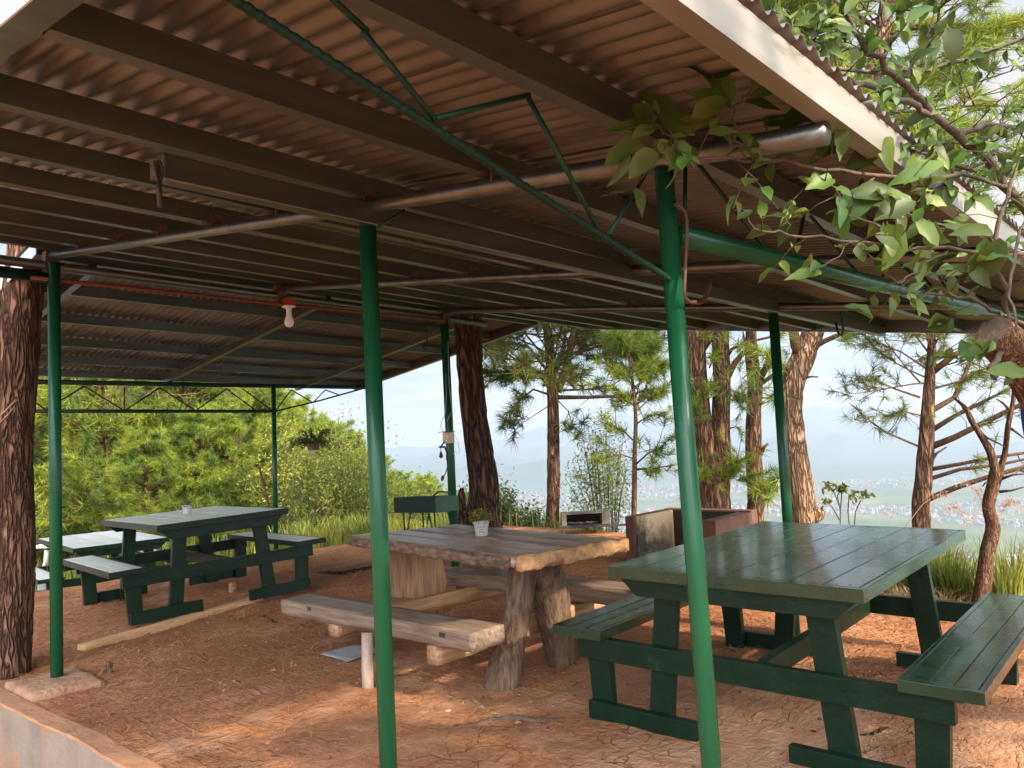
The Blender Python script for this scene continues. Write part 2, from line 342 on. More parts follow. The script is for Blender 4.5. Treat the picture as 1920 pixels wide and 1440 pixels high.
def ground_mat():
    m = bpy.data.materials.new('red soil and hillside'); m.use_nodes = True; nt = m.node_tree; N = nt.nodes; L = nt.links; b = N['Principled BSDF']
    b.inputs['Roughness'].default_value = .92; b.inputs['Specular IOR Level'].default_value = .15
    tc = N.new('ShaderNodeTexCoord'); P = tc.outputs['Object']
    def nz(sc, det=6, st=(1, 1, 1), loc=(0, 0, 0), rough=.55):
        mp = N.new('ShaderNodeMapping'); mp.inputs['Scale'].default_value = st; mp.inputs['Location'].default_value = loc; L.new(P, mp.inputs['Vector'])
        n = N.new('ShaderNodeTexNoise'); n.inputs['Scale'].default_value = sc; n.inputs['Detail'].default_value = det; n.inputs['Roughness'].default_value = rough
        L.new(mp.outputs[0], n.inputs['Vector']); return n.outputs['Fac']
    def ramp(v, st):
        r = N.new('ShaderNodeValToRGB'); e = r.color_ramp.elements
        while len(e) < len(st): e.new(.5)
        for k, (p, c) in enumerate(st): e[k].position = p; e[k].color = (*c, 1)
        L.new(v, r.inputs['Fac']); return r.outputs['Color']
    def mixc(f, a, c, mode='MIX'):
        mx = N.new('ShaderNodeMix'); mx.data_type = 'RGBA'; mx.blend_type = mode
        if isinstance(f, float): mx.inputs[0].default_value = f
        else: L.new(f, mx.inputs[0])
        for k, s in ((6, a), (7, c)):
            if isinstance(s, tuple): mx.inputs[k].default_value = (*s, 1)
            else: L.new(s, mx.inputs[k])
        return mx.outputs[2]
    def rng(v, a, c, t0=0., t1=1.):
        mr = N.new('ShaderNodeMapRange'); mr.interpolation_type = 'SMOOTHSTEP'
        for k, q in (('From Min', a), ('From Max', c), ('To Min', t0), ('To Max', t1)): mr.inputs[k].default_value = q
        L.new(v, mr.inputs['Value']); return mr.outputs[0]
    def mth(op, a, c=None):
        q = N.new('ShaderNodeMath'); q.operation = op
        for k, s in enumerate((a, c)):
            if s is None: continue
            if isinstance(s, (int, float)): q.inputs[k].default_value = s
            else: L.new(s, q.inputs[k])
        return q.outputs[0]
    soil = ramp(nz(1.1, 7), [(.30, (.27, .110, .046)), (.5, (.385, .162, .068)), (.68, (.48, .235, .110))])
    soil = mixc(rng(nz(34, 5), .42, .62), soil, mixc(.6, soil, (.15, .058, .030)))
    soil = mixc(rng(nz(120, 3), .60, .70), soil, (.46, .28, .17))
    soil = mixc(mth('MULTIPLY', rng(nz(.55, 5, loc=(4, 9, 0)), .46, .62), .45), soil, (.165, .066, .033))
    soil = mixc(mth('MULTIPLY', rng(nz(1.7, 6, loc=(14, 3, 0)), .54, .66), .6), soil, (.42, .235, .14))
    soil = mixc(mth('MULTIPLY', rng(nz(6.5, 6, loc=(2, 13, 0)), .52, .62), .5), soil, (.19, .075, .036))
    fib = nz(26, 3, (1, .16, 1), (2, 5, 0)); fib2 = nz(24, 3, (.18, 1, 1), (7, 1, 0))
    lit = mth('MULTIPLY', rng(nz(.9, 4, loc=(9, 2, 0)), .40, .60), rng(mth('MAXIMUM', fib, fib2), .56, .66))
    soil = mixc(lit, soil, (.30, .125, .050))
    # pale trodden clay with drying cracks by the near table
    sep = N.new('ShaderNodeSeparateXYZ'); L.new(P, sep.inputs[0])
    vd = N.new('ShaderNodeVectorMath'); vd.operation = 'DISTANCE'; vd.inputs[1].default_value = (3.0, 1.7, 0); L.new(P, vd.inputs[0])
    clay = mth('MULTIPLY', rng(vd.outputs['Value'], 2.4, .7), rng(nz(.85, 4, loc=(1, 4, 0)), .36, .56))
    soil = mixc(mth('MULTIPLY', clay, .75), soil, ramp(nz(5, 6), [(.35, (.38, .185, .095)), (.65, (.45, .275, .165))]))
    mpv = N.new('ShaderNodeMix'); mpv.data_type = 'VECTOR'; mpv.inputs[0].default_value = .30
    nzc = N.new('ShaderNodeTexNoise'); nzc.inputs['Scale'].default_value = 3.; nzc.inputs['Detail'].default_value = 5; L.new(P, nzc.inputs['Vector'])
    L.new(P, mpv.inputs[4]); L.new(nzc.outputs['Color'], mpv.inputs[5])
    vor = N.new('ShaderNodeTexVoronoi'); vor.feature = 'DISTANCE_TO_EDGE'; vor.inputs['Scale'].default_value = 9.; L.new(mpv.outputs[1], vor.inputs['Vector'])
    crk = mth('MULTIPLY', rng(vor.outputs['Distance'], .032, .004), mth('MULTIPLY', rng(vd.outputs['Value'], 3.0, 1.3), rng(nz(2.2, 5, loc=(5, 5, 0)), .44, .60)))
    soil = mixc(mth('MULTIPLY', crk, .55), soil, (.085, .036, .022))
    # vegetation past the brow of the hill, by height below the terrace
    veg = rng(sep.outputs['Z'], -.10, -.7)
    green = ramp(nz(.8, 6), [(.3, (.09, .12, .025)), (.55, (.17, .20, .035)), (.75, (.24, .22, .06))])
    g2 = ramp(nz(.006, 8), [(.35, (.050, .075, .035)), (.6, (.10, .12, .06)), (.75, (.17, .15, .10))])
    green = mixc(rng(sep.outputs['Z'], -30., -200.), green, g2)
    low = mth('MULTIPLY', rng(sep.outputs['Z'], -.20, -.33), rng(sep.outputs['X'], 2.0, 1.7))
    veg = mth('SUBTRACT', veg, mth('MULTIPLY', low, veg))
    colr = mixc(veg, soil, green)
    L.new(colr, b.inputs['Base Color'])
    h = mth('ADD', mth('MULTIPLY', nz(45, 8), .9), mth('ADD', mth('MULTIPLY', nz(9, 6), 1.3), mth('MULTIPLY', crk, -.8)))
    h = mth('ADD', h, mth('MULTIPLY', lit, .5))
    bp = N.new('ShaderNodeBump'); bp.inputs['Strength'].default_value = .75; bp.inputs['Distance'].default_value = .018
    L.new(h, bp.inputs['Height']); L.new(bp.outputs[0], b.inputs['Normal'])
    return m
me.materials.append(ground_mat())
ground = bpy.data.objects.new('ground', me); COL.objects.link(ground); tag(ground, kind='structure')
# ------------------------------------------------------------------ the shelter (one thing, many parts)
def zr(y, x): return 1.906+.1415*(y-.611)-.024*(x-1.7)          # underside of the rafters, near slope
def zp2(y, x): return 2.600-.1334*(y-5.41)-.020*(x-3.3)         # underside of the purlins, far slope
S = thing('picnic_shelter', 'open gabled shelter with galvanised corrugated roof on slim green pipe posts, covering the tables', 'shelter', (3.3, 4.5, 0))
def post(base, top, r):
    MB().tube([base, V(base).lerp(V(top), .5), top], r, 20).build('post', POST, S)
post((1.70, 5.41, -.02), (1.70, 5.36, 2.555), .036)
post((1.70, 2.215, -.03), (1.70, 2.204, 2.085), .030)
post((1.70, .985, -.03), (1.70, 1.012, 1.962), .0235)
post((4.90, 2.204, -.03), (4.935, 2.204, 2.06), .0315)
post((5.005, 5.41, .05), (5.012, 5.41, 2.455), .038)
post((5.02, 8.5, -.06), (5.06, 8.5, 2.09), .028)
post((4.965, .84, -.05), (4.985, .80, 1.86), .034)
# rafters of the near slope
for x in (1.70, 3.30, 4.95):
    MB().tube([(x, y, zr(y, x)+.0275) for y in (.61, 2.0, 3.7, 5.43)], .0255, 16).build('rafter', GALV, S)
for x in (1.98, 3.81, 5.5):
    MB().beam((x, 5.50, zp2(5.50, x)-.028), (x, 8.70, zp2(8.70, x)-.028), .05, .055).build('rafter', GALV, S)
def purlin(x0, x1, y, zf, m=GALV, h=.075, fl=.042, t=.004):
    b = MB()
    za, zb = zf(y, x0), zf(y, x1)
    def pc(y0, y1, h0, h1):
        b.hexa([V((x0, y0, za+h0)), V((x1, y0, zb+h0)), V((x1, y1, zb+h0)), V((x0, y1, za+h0)),
                V((x0, y0, za+h1)), V((x1, y0, zb+h1)), V((x1, y1, zb+h1)), V((x0, y1, za+h1))])
    pc(y, y+t, 0, h); pc(y+t, y+fl, 0, t); pc(y+t, y+fl, h-t, h); pc(y+fl-t, y+fl, t, .016)
    return b.build('purlin', m, S)
zpur = lambda y, x: zr(y, x)+.0555
purlin(.50, 7.02, .585, zpur, GALVL, .082)
for y in (.985, 1.58, 2.19, 2.76, 3.29, 3.83, 4.36, 4.88, 5.28): purlin(.50, 7.02, y, zpur)
for y in (5.52, 6.17, 6.85, 7.53, 8.13, 8.66): purlin(1.69, 6.42, y, zp2)
# cleats that hold the purlins on the rafters
for x in (1.70, 3.30, 4.95):
    for y in (1.58, 2.19, 2.76, 3.29, 3.83, 4.36, 4.88): MB().box((x-.026, y-.006, zr(y, x)+.03), (x+.026, y-.001, zr(y, x)+.095)).build('purlin_cleat', RUST, S)
# corrugated sheets
def sheet(x0, x1, y0, y1, zf, dz):
    pitch = .062; n = int(round((x1-x0)/pitch*8)); xs = [x0+(x1-x0)*i/n for i in range(n+1)]
    ny_ = 12; b = MB(); vs = []; fs = []
    for j in range(ny_+1):
        y = y0+(y1-y0)*j/ny_
        for x in xs:
            w = math.sin(2*math.pi*x/pitch); w = math.copysign(min(1, abs(w)*1.35), w)
            vs.append((x, y, zf(y, x)+dz+.0105+.0095*w+.0012*noise.noise(V((x*2, y*2, 3)))))
    W = n+1
    for j in range(ny_):
        for i in range(n): fs.append((j*W+i, j*W+i+1, (j+1)*W+i+1, (j+1)*W+i))
    b.add(vs, fs, True); o = b.build('roof_sheet', SHEET, S)
    so = o.modifiers.new('gauge', 'SOLIDIFY'); so.thickness = .0012; so.offset = 1
    return o
k = 0; x = .40
while x < 7.0:
    x1 = min(x+.062*13, 7.06); sheet(x, x1, .572, 5.42, zpur, .082+(.0042 if k % 2 else 0)); k += 1; x += .062*12
k = 0; x = 1.62
while x < 6.4:
    x1 = min(x+.062*13, 6.47); sheet(x, x1, 5.40, 8.78, zp2, .076+(.0042 if k % 2 else 0)); k += 1; x += .062*12
# roofing screws seen as little points under the sheets
b = MB()
for y in (1.64, 2.25, 2.82, 3.35, 1.05):
    xx = .53
    while xx < 3.2:
        b.tube([(xx, y, zpur(y, xx)+.058), (xx, y, zpur(y, xx)+.092)], .0022, 5); xx += .062
tag(b.build('roofing_screws', RUST, S), kind='stuff')
# gable fascias
def fascia(x, ylist, zf, h, m):
    b = MB()
    (y0, y1) = ylist
    for (dx0, dx1, h0, h1) in ((0, .004, -.005, h), (.004, .062, -.005, 0), (.004, .05, h-.006, h)):
        b.m = 0 if dx1 < .01 else 1
        b.hexa([V((x+dx0, y0, zf(y0, x)+h0)), V((x+dx1, y0, zf(y0, x)+h0)), V((x+dx1, y1, zf(y1, x)+h0)), V((x+dx0, y1, zf(y1, x)+h0)),
                V((x+dx0, y0, zf(y0, x)+h1)), V((x+dx1, y0, zf(y0, x)+h1)), V((x+dx1, y1, zf(y1, x)+h1)), V((x+dx0, y1, zf(y1, x)+h1))])
    b.build('fascia', [m, GALV], S)
fascia(.432, (.56, 5.40), zpur, .085, FASC)
fascia(7.0, (.56, 5.40), lambda y, x: zpur(y, x)-.012, .09, GALV)
fascia(1.63, (5.46, 8.74), zp2, .08, FASC)
fascia(6.40, (5.46, 8.74), lambda y, x: zp2(y, x)-.01, .085, GALV)
# beams along the rows of posts
b = MB(); b.hexa([V((.97, 2.165, 2.092)), V((7.0, 2.165, 2.005)), V((7.0, 2.215, 2.005)), V((.97, 2.215, 2.092)),
                  V((.97, 2.165, 2.172)), V((7.0, 2.165, 2.085)), V((7.0, 2.215, 2.085)), V((.97, 2.215, 2.172))])
b.build('beam', GALV, S, bevel=.006)
MB().tube([(.1, 5.41, 2.582), (1.4, 5.41, 2.553), (3.6, 5.41, 2.503), (5.55, 5.41, 2.452)], .030, 16).build('ridge_pipe', GALV, S)
MB().tube([(.35, 5.44, 2.505), (1.68, 5.42, 2.475)], .036, 16).build('side_pipe', POSTD, S)
for x0 in (1.7, 3.3, 5.01): MB().box((x0-.04, 5.375, zr(5.4, x0)-.09), (x0+.04, 5.44, zr(5.4, x0)+.05)).build('ridge_bracket', RUST, S)
pts = [ony(px, py, 5.365) for px, py in ((58, 520), (200, 535), (360, 552), (480, 566), (600, 578), (720, 590), (832, 601))]
MB().tube(pts, .0125, 12).build('conduit', ORANGE, S)
# far truss on the eave posts
T = MB().tube([(2.30, 8.5, 2.105), (4.4, 8.5, 2.098), (6.45, 8.5, 2.092)], .024, 14).build('truss', POSTD, S)
def q85(px, py): return ony(px, py, 8.5)
lo_ = [q85(55, 771), q85(285, 771), q85(514, 771)]
MB().tube(lo_, .019, 12).build('chord', POSTD, T, world=False)
MB().tube([q85(516, 771), q85(600, 751), q85(686, 727)], .010, 10).build('chord', POSTD, T, world=False)
T.children[0].location = T.children[1].location = (0, 0, 0)
def web(parent, pairs, r, m=POSTD, rib=False):
    for a, c in pairs:
        MB().tube([a, c], r, 8).build('web', m, parent, world=True)
for ch in T.children: ch.location = -V(S.location)
ORG['truss_d'] = V(S.location)
def webs(parent, pairs, r):
    for a, c in pairs:
        o = MB().tube([V(a)-V(S.location), V(c)-V(S.location)], r, 8).build('web', POSTD, parent, world=False)
webs(T, [(q85(a, c), q85(d, e)) for a, c, d, e in ((50, 744, 86, 768), (86, 768, 158, 724), (158, 724, 233, 770), (233, 770, 233, 726), (233, 770, 300, 727),
     (300, 727, 367, 770), (367, 770, 425, 729), (425, 729, 480, 770), (455, 729, 508, 768), (517, 770, 546, 731), (546, 731, 587, 755), (587, 755, 610, 731), (610, 731, 637, 741))], .0075)
# near truss along the right row of posts: green pipe, ribbed rod chord on the cantilever, rod webs
G0 = V((1.735, 1.0, 1.800)); G1 = V((5.0, .82, 1.815))
T2_ = MB().tube([G0, G0.lerp(G1, .35)+V((0, 0, -.006)), G0.lerp(G1, .7)+V((0, 0, -.004)), G1], .0265, 20).build('truss', POST, S)
ra = ony(1254, 523, 1.0); rb = ony(440, 0, 1.0); rb2 = rb + (rb-ra).normalized()*.45
n = 330; pts = [ra.lerp(rb2, i/n)-V(S.location) for i in range(n+1)]
MB().tube(pts, [.0073+(.0016 if i % 4 < 2 else 0) for i in range(n+1)], 10).build('chord', REBAR, T2_, world=False)
def q10(px, py): return ony(px, py, 1.0)
webs(T2_, [(q10(a, c), q10(d, e)) for a, c, d, e in ((560, -60, 690, 60), (680, 58, 816, 226), (818, 222, 992, 178), (988, 178, 1122, 432), (1142, 440, 1212, 322))], .0056)
lp = lambda x: G0.lerp(G1, (x-G0.x)/(G1.x-G0.x))
up = lambda x: V((x, 1.0, zpur(.985, x)+.004))
zz = [(1.76, 'u'), (1.775, 'l')]
webs(T2_, [(up(1.79), lp(1.755)), (up(1.84), lp(2.20)), (lp(2.34), up(2.53)), (up(2.57), lp(2.84)), (lp(3.02), up(3.27)), (up(3.33), lp(3.58)), (lp(3.62), up(3.66)), (lp(3.80), up(4.05)), (up(4.10), lp(4.30)), (lp(4.45), up(4.72)), (up(4.76), lp(4.95))], .0058)
MB().tube([onx(707, 427, 1.69), onx(730, 412, 1.72), onx(758, 394, 1.78)], .0045, 8).build('brace_rod', POSTD, S)
# concrete footing of the left post, low kerb wall
b = MB(); b.slab((1.46, 5.10, -.08), (1.88, 5.60, .035), .045, .016, 7, round_=.03); tag(b.build('concrete_footing', PAD), 'rough soil coloured concrete pad under the left green post', 'footing')
b = MB(); bt = MB(); ys = np.arange(2.6, 6.5, .1)
ring = []
for i, y in enumerate(ys):
    xw = float(wall_x(y)); jn = .006*noise.noise(V((y*6, 0, 0))); ring.append((xw+jn, y))
vs = []; fs = []
for (xw, y) in ring:
    vs += [(xw-.02, y, -.42), (xw+.10, y, -.42), (xw+.10, y, .012+.008*noise.noise(V((y*9, 1, 0)))), (xw, y, .014+.008*noise.noise(V((y*9, 4, 0)))), (xw-.006, y, .004)]
for i in range(len(ring)-1):
    a = i*5; c = a+5
    for k in range(5):
        k2 = (k+1) % 5; fs.append((a+k, a+k2, c+k2, c+k))
fs += [(4, 3, 2, 1, 0), tuple(range((len(ring)-1)*5, len(ring)*5))]
b.v = vs; b.f = fs; b.sm = [False]*len(fs); b.mi = [1 if (k % 5 in (2, 3) and k < len(fs)-2) else 0 for k in range(len(fs))]
tag(b.build('retaining_wall', [CONC, CONCT]), 'low curved concrete retaining kerb with soil stained top at the lower left', 'low wall')
# ------------------------------------------------------------------ picnic tables
def picnic_table(label, m_top, m_frame, m_edge):
    t = thing('picnic_table', label, 'picnic table', group='green wooden picnic tables')
    l, w, ht, hb = .85, .55, .75, .44
    def slats(name, x0, x1, y0, y1, z, th, n, rim):
        b = MB(); fr = .075 if rim else .0
        yy0, yy1 = y0+.022, y1-.022
        sw = (yy1-yy0)/n
        for k in range(n):
            g = .0018; dz = random.uniform(-.0012, .0012)
            b.box((x0+.028, yy0+k*sw+g, z-th*.7+dz), (x1-.028, yy0+(k+1)*sw-g, z+dz))
        e = -.0007; b.m = 1
        b.box((x0, y0, z-th), (x0+.0268, y1, z+e)); b.box((x1-.0268, y0, z-th), (x1, y1, z+e))
        b.box((x0+.0268, y0, z-th), (x1-.0268, y0+.0208, z+e)); b.box((x0+.0268, y1-.0208, z-th), (x1-.0268, y1, z+e))
        return b.build(name, [m_top, m_edge], t, bevel=.0022)
    slats('tabletop', -l, l, -w, w, ht, .052, 8, True)
    for s in (-1, 1): slats('bench_seat', -l+.03, l-.03, s*.77-.137, s*.77+.137, hb, .045, 3, True)
    for s in (-1, 1):
        x = s*(l-.125)              # plane of the end frame
        o = s*.0225
        xc = s*(l-.055)             # the cleat sits nearer the end
        b = MB(); b.prism([(xc-.022, -.515, ht-.053), (xc-.022, .515, ht-.053), (xc-.022, .43, ht-.128), (xc-.022, -.43, ht-.128)], (.044, 0, 0)); b.build('cleat', m_frame, t, bevel=.002)
        for q in (-1, 1):
            y0, y1 = q*.33, q*.405   # splayed table leg, inside of the crossbeam
            hw = .055
            b = MB(); xa, xb = sorted((x+s*-.002, x-s*.046))
            b.hexa([V((xa, y1-hw, 0)), V((xb, y1-hw, 0)), V((xb, y1+hw, 0)), V((xa, y1+hw, 0)), V((xa, y0-hw, ht-.054)), V((xb, y0-hw, ht-.054)), V((xb, y0+hw, ht-.054)), V((xa, y0+hw, ht-.054))])
            b.build('leg', m_frame, t, bevel=.002)
            b = MB()
            b.hexa([V((xa, q*.70-.054, 0)), V((xb, q*.70-.054, 0)), V((xb, q*.70+.054, 0)), V((xa, q*.70+.054, 0)), V((xa, q*.72-.06, hb-.046)), V((xb, q*.72-.06, hb-.046)), V((xb, q*.72+.06, hb-.046)), V((xa, q*.72+.06, hb-.046))])
            b.build('bench_leg', m_frame, t, bevel=.002)
            xa2, xb2 = sorted((x, x+s*.042)); ya, yb = sorted((q*.754, q*.20))
            b = MB(); b.box((xa2, ya, .004), (xb2, yb, .098)); b.build('foot_beam', m_frame, t, bevel=.002)
        xa2, xb2 = sorted((x, x+s*.0405))
        b = MB(); b.box((xa2, -.80, .292), (xb2, .80, hb-.047)); b.build('crossbeam', m_frame, t, bevel=.002)
    b = MB(); b.box((-l+.173, -.1, .30), (l-.173, -.055, .385)); b.build('stretcher', m_frame, t, bevel=.002)
    b = MB()
    for s in (-1, 1):
        for k in range(8):
            for q in (.3, .7):
                y = -w+.022+(k+q)*(2*w-.044)/8; b.tube([(s*(l-.055), y, ht-.002), (s*(l-.055), y, ht+.0008)], .0032, 8)
    tag(b.build('nail_heads', RUST, t), kind='stuff')
    return t
def place(t, x, y, z, a, bx=0, c=0):
    t.location = (x, y, z); t.rotation_mode = 'YXZ'; t.rotation_euler = (bx, c, a)
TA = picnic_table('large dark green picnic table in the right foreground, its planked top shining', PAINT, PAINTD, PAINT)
TB = copy_tree(TA); TB['label'] = 'green picnic table at the left standing on a plank, small white pot on its top'
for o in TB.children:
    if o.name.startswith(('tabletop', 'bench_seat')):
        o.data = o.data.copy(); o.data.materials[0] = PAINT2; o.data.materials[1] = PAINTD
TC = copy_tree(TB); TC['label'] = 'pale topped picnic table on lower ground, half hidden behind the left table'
place(TA, 3.812, 1.668, -.026, .039, .015, -.006)
place(TB, 3.40, 7.15, .038, 1.457, -.03, .016)
place(TC, 3.98, 10.95, -.42, 1.50, .0, -.015)
# ------------------------------------------------------------------ log table with its two plank benches
LT = thing('log_table', 'rustic table of thick weathered planks on forked log legs in the middle', 'log table', (3.35, 3.5, 0))
b = MB(); rr = random.Random(3)
def live(q, c, hs):
    e = max(0, 1-(hs.y-abs(q.y-c.y))/.05)
    return V((0, .018*noise.noise(V((q.x*14, q.z*10, 3+q.y)))*e, .006*noise.noise(V((q.x*20, q.y*4, 1)))*e))
xs = [2.90, 3.09, 3.28, 3.46, 3.66]
o_top = MB()
for k in range(4):
    y0 = 2.72-.03*rr.random()-.04*(k == 3); y1 = 4.46-.05*k*rr.random()
    o_top.slab((xs[k]+.003, y0, .682), (xs[k+1]-.003, y1, .742+rr.uniform(-.004, .004)), .04, .0045, 8, edge=live, round_=.01)
def turn(o):      # the top sits a little askew on its legs
    pv_ = V((2.9, 2.70, 0))-V(LT.location); Rz = Matrix.Translation(pv_) @ Matrix.Rotation(R(-8.5), 4, 'Z') @ Matrix.Translation(-pv_); o.data.transform(Rz)
turn(o_top.build('tabletop', WOODT, LT))
b = MB()
def knob(q, c, hs): return V((.0, -.03*max(0, noise.noise(V((q.x*9, q.z*12, 7)))), .012*noise.noise(V((q.x*16, 2, 5)))))
b.slab((2.895, 2.665, .665), (3.68, 2.712, .745), .022, .012, 15, edge=knob, round_=.016)
turn(b.build('live_edge', LIVE, LT))
b = MB(); b.slab((2.880, 2.74, .676), (2.899, 4.44, .738), .02, .009, 14, round_=.008); turn(b.build('bark_edge', LIVED, LT))
def jl(p, o, i): return 1+.22*noise.noise(V((p.x*6+o.x*2.2, p.y*6+o.y*2.2, p.z*3)))+.13*abs(noise.noise(V((o.x*5, o.y*5, p.z*3))))+.05*noise.noise(V((o.x*9, o.y*9, p.z*14)))
b = MB()
def curve(p0, p1, p2, n): return [V(p0)*(1-t)**2+V(p1)*2*t*(1-t)+V(p2)*t*t for t in [i/n for i in range(n+1)]]
b.tube(curve((3.37, 3.06, .67), (3.30, 3.06, .36), (3.12, 3.08, -.05), 30), [.098-.028*math.sin(math.pi*min(1, i/26)) for i in range(31)], 26, jit=jl)
b.tube(curve((3.44, 3.05, .67), (3.59, 3.06, .42), (3.66, 3.08, -.05), 30), [.125-.045*i/30 for i in range(31)], 26, jit=jl)
b.build('forked_leg', LOGB, LT)
Y = 4.20
b = MB(); b.prism([ony(px, py, Y) for px, py in ((728, 1030), (828, 1038), (838, 1090), (836, 1110), (851, 1162), (803, 1164), (792, 1122), (768, 1122), (724, 1120))][::-1], (0, .10, 0))
b.build('slab_leg', WOODS, LT, bevel=.006)
for (y, z0, z1, x0, x1) in ((4.08, .21, .31, 2.76, 4.22), (3.22, .17, .27, 2.78, 4.25)):
    b = MB(); b.slab((x0, y-.045, z0), (x1, y+.045, z1), .05, .007, 7); b.build('crossbeam', WOODX, LT)
for (x0, x1, y0, y1, zz0, zz1) in ((2.755, 2.985, 2.88, 4.63, .285, .378), (3.93, 4.13, 2.66, 4.45, .29, .395)):
    b = MB(); b.slab((x0, y0, zz0), (x1, y1, zz1), .03, .0035, 7, round_=.005)
    b.build('bench_plank', WOODG, LT)
b = MB()
for (y, z) in ((4.30, .352), (3.10, .345)): b.box((2.752, y-.022, z-.011), (2.80, y+.022, z+.012))
b.build('mortise_plugs', SOOT, LT)
tag(MB().tube([(2.715, 3.69, -.03), (2.722, 3.695, .14), (2.735, 3.70, .287)], .032, 16, jit=lambda p, o, i: 1+.05*noise.noise(o*3+p*5)).build('wooden_prop', mat('bare pole', (.42, .34, .27), .7, (.30, .22, .17), 7, (4, 4, .8), bump=.3, spots=[(4, (.35, .13, .09), .6, (1, 1, 2))])), 'short pale round pole propping up the near log bench', 'prop')
tag(MB().slab((2.925, 4.18, .015), (3.20, 4.46, .022), .05, .008, 5, round_=.003).build('sheet_metal_scrap', PLATE), 'flat piece of grey sheet metal lying on the soil behind the prop', 'metal sheet')
tag(MB().tube([(4.15, 3.645, -.02), (4.15, 3.645, .12)], [.034, .030], 14, jit=lambda p, o, i: 1+.1*noise.noise(o*2)).build('short_stake', mat('cut stake', (.40, .34, .27), .8, (.30, .24, .18), 8)), 'short pale cut stake in the soil between the log table and near green table', 'stake')
b = MB()
pa, pb = onz(152, 1215, .02), onz(487, 1124, .02)
b.beam((pa.x, pa.y, .012), (pb.x, pb.y, .022), .085, .06)
tag(b.build('wooden_plank', PLANK, bevel=.004), 'long reddish plank lying on the soil in front of the left table', 'plank')
# ------------------------------------------------------------------ pots
def pot(name, label, cat, c, r0, r1, h, m, tiers=0):
    t = thing(name, label, cat, c)
    MB().lathe([(0, 0), (r0, 0), (r1, h), (r1*1.06, h), (r1*1.06, h-.012), (r1*1.06, h), (r1*.93, h), (r1*.9, h-.02), (0, h-.02)], c, 28).build('pot', m, t)
    return t
def leaves_obj(name, items, m, parent, seg=3):
    b = MB()
    for (p, d, up, L, W, curl) in items:
        d = V(d).normalized(); sd = d.cross(V(up)).normalized() if d.cross(V(up)).length > 1e-4 else d.orthogonal().normalized(); nn = sd.cross(d)
        vs = []; tw = random.uniform(-.5, .5); cup = random.uniform(.08, .4)
        for i in range(seg+1):
            t = i/seg; w = W*math.sin(math.pi*min(1, .06+t*.94))**.8*(1-.25*t)
            if i == seg: w = W*.02
            c = V(p)+d*L*t+nn*(-curl*L*t*t); s2 = (sd+nn*tw*t).normalized(); wv = nn*(W*.07*math.sin(i*2.6+tw*9) if seg > 3 and 0 < i < seg else 0)
            vs += [c-s2*w/2+nn*w*cup+wv, c, c+s2*w/2+nn*w*cup-wv]
        b.add(vs, [q for i in range(seg) for q in ((i*3, i*3+1, i*3+4, i*3+3), (i*3+1, i*3+2, i*3+5, i*3+4))], seg > 3)
    return b.build(name, m, parent)
def rv(s=1.): return V((random.gauss(0, s), random.gauss(0, s), random.gauss(0, s)))
pc = V((3.46, 3.493, .742)); t = pot('flower_pot', 'white bucket pot with faded print and yellow green plant on the log table', 'flower pot', pc, .036, .048, .085, POTC)
it = []
for _ in range(190):
    a = random.uniform(0, 6.28); r = random.random()**.5*.062; hgt = .085+random.random()*.085*(1-r/.075*.5)
    p = pc+V((r*math.cos(a), r*math.sin(a), hgt)); it.append((p, V((math.cos(a), math.sin(a), random.uniform(-.2, 1.2))), V((0, 0, 1)), random.uniform(.018, .03), .011, .3))
leaves_obj('plant', it, SUCC, t)
b = MB(); rg = random.Random(5)     # faded, unreadable print
vd_ = (V((0, 0, 0))-V((pc.x, pc.y, 0))).normalized()
for row, (z, n_) in enumerate(((.056, 6), (.040, 3), (.026, 4))):
    for k in range(n_):
        ang = math.atan2(vd_.y, vd_.x)+(k-(n_-1)/2)*.2; rad = .036+.012*z/.085+.0006
        for s in range(2):
            a2 = ang+(s-.5)*.07
            c = pc+V((rad*math.cos(a2), rad*math.sin(a2), z)); hh = rg.uniform(.0035, .006)
            tx = V((-math.sin(a2), math.cos(a2), 0))*.0011
            b.add([c-tx-V((0, 0, hh)), c+tx-V((0, 0, hh)), c+tx+V((0, 0, hh)), c-tx+V((0, 0, hh))], [(0, 1, 2, 3)])
b.build('print', INK, t)
pc2 = V((3.39, 7.25, .793)); t = pot('flower_pot', 'plain small white pot with sparse plant on the left green table', 'flower pot', pc2, .036, .044, .075, WHITE)
it = []
for _ in range(70):
    a = random.uniform(0, 6.28); e = random.uniform(.3, 1.3); r = random.uniform(.02, .12)
    p = pc2+V((0, 0, .07))+V((math.cos(a)*math.cos(e), math.sin(a)*math.cos(e), math.sin(e)))*r
    it.append((p, V((math.cos(a), math.sin(a), random.uniform(-.6, .6))), V((0, 0, 1)), .022, .012, .4))
leaves_obj('plant', it, PLANTL, t)
b = MB()
for _ in range(16):
    a = random.uniform(0, 6.28); e = random.uniform(.4, 1.3)
    b.tube([pc2+V((0, 0, .06)), pc2+V((0, 0, .07))+V((math.cos(a)*math.cos(e), math.sin(a)*math.cos(e), math.sin(e)))*.11], .0015, 4)
b.build('stems', TWIG, t)
hp = ony(587, 845, 8.5); t = thing('hanging_basket', 'hanging pot of trailing plant below the far truss', 'hanging plant', tuple(hp))
MB().lathe([(0, 0), (.055, 0), (.088, .10), (.093, .10), (.093, .088), (.085, .095), (0, .085)], hp, 20).build('pot', POTB, t)
MB().lathe([(0, -.004), (.07, -.004), (.075, .006), (0, .006)], hp-V((0, 0, .006)), 20).build('saucer', WHITE, t)
it = []; b = MB()
tips = []
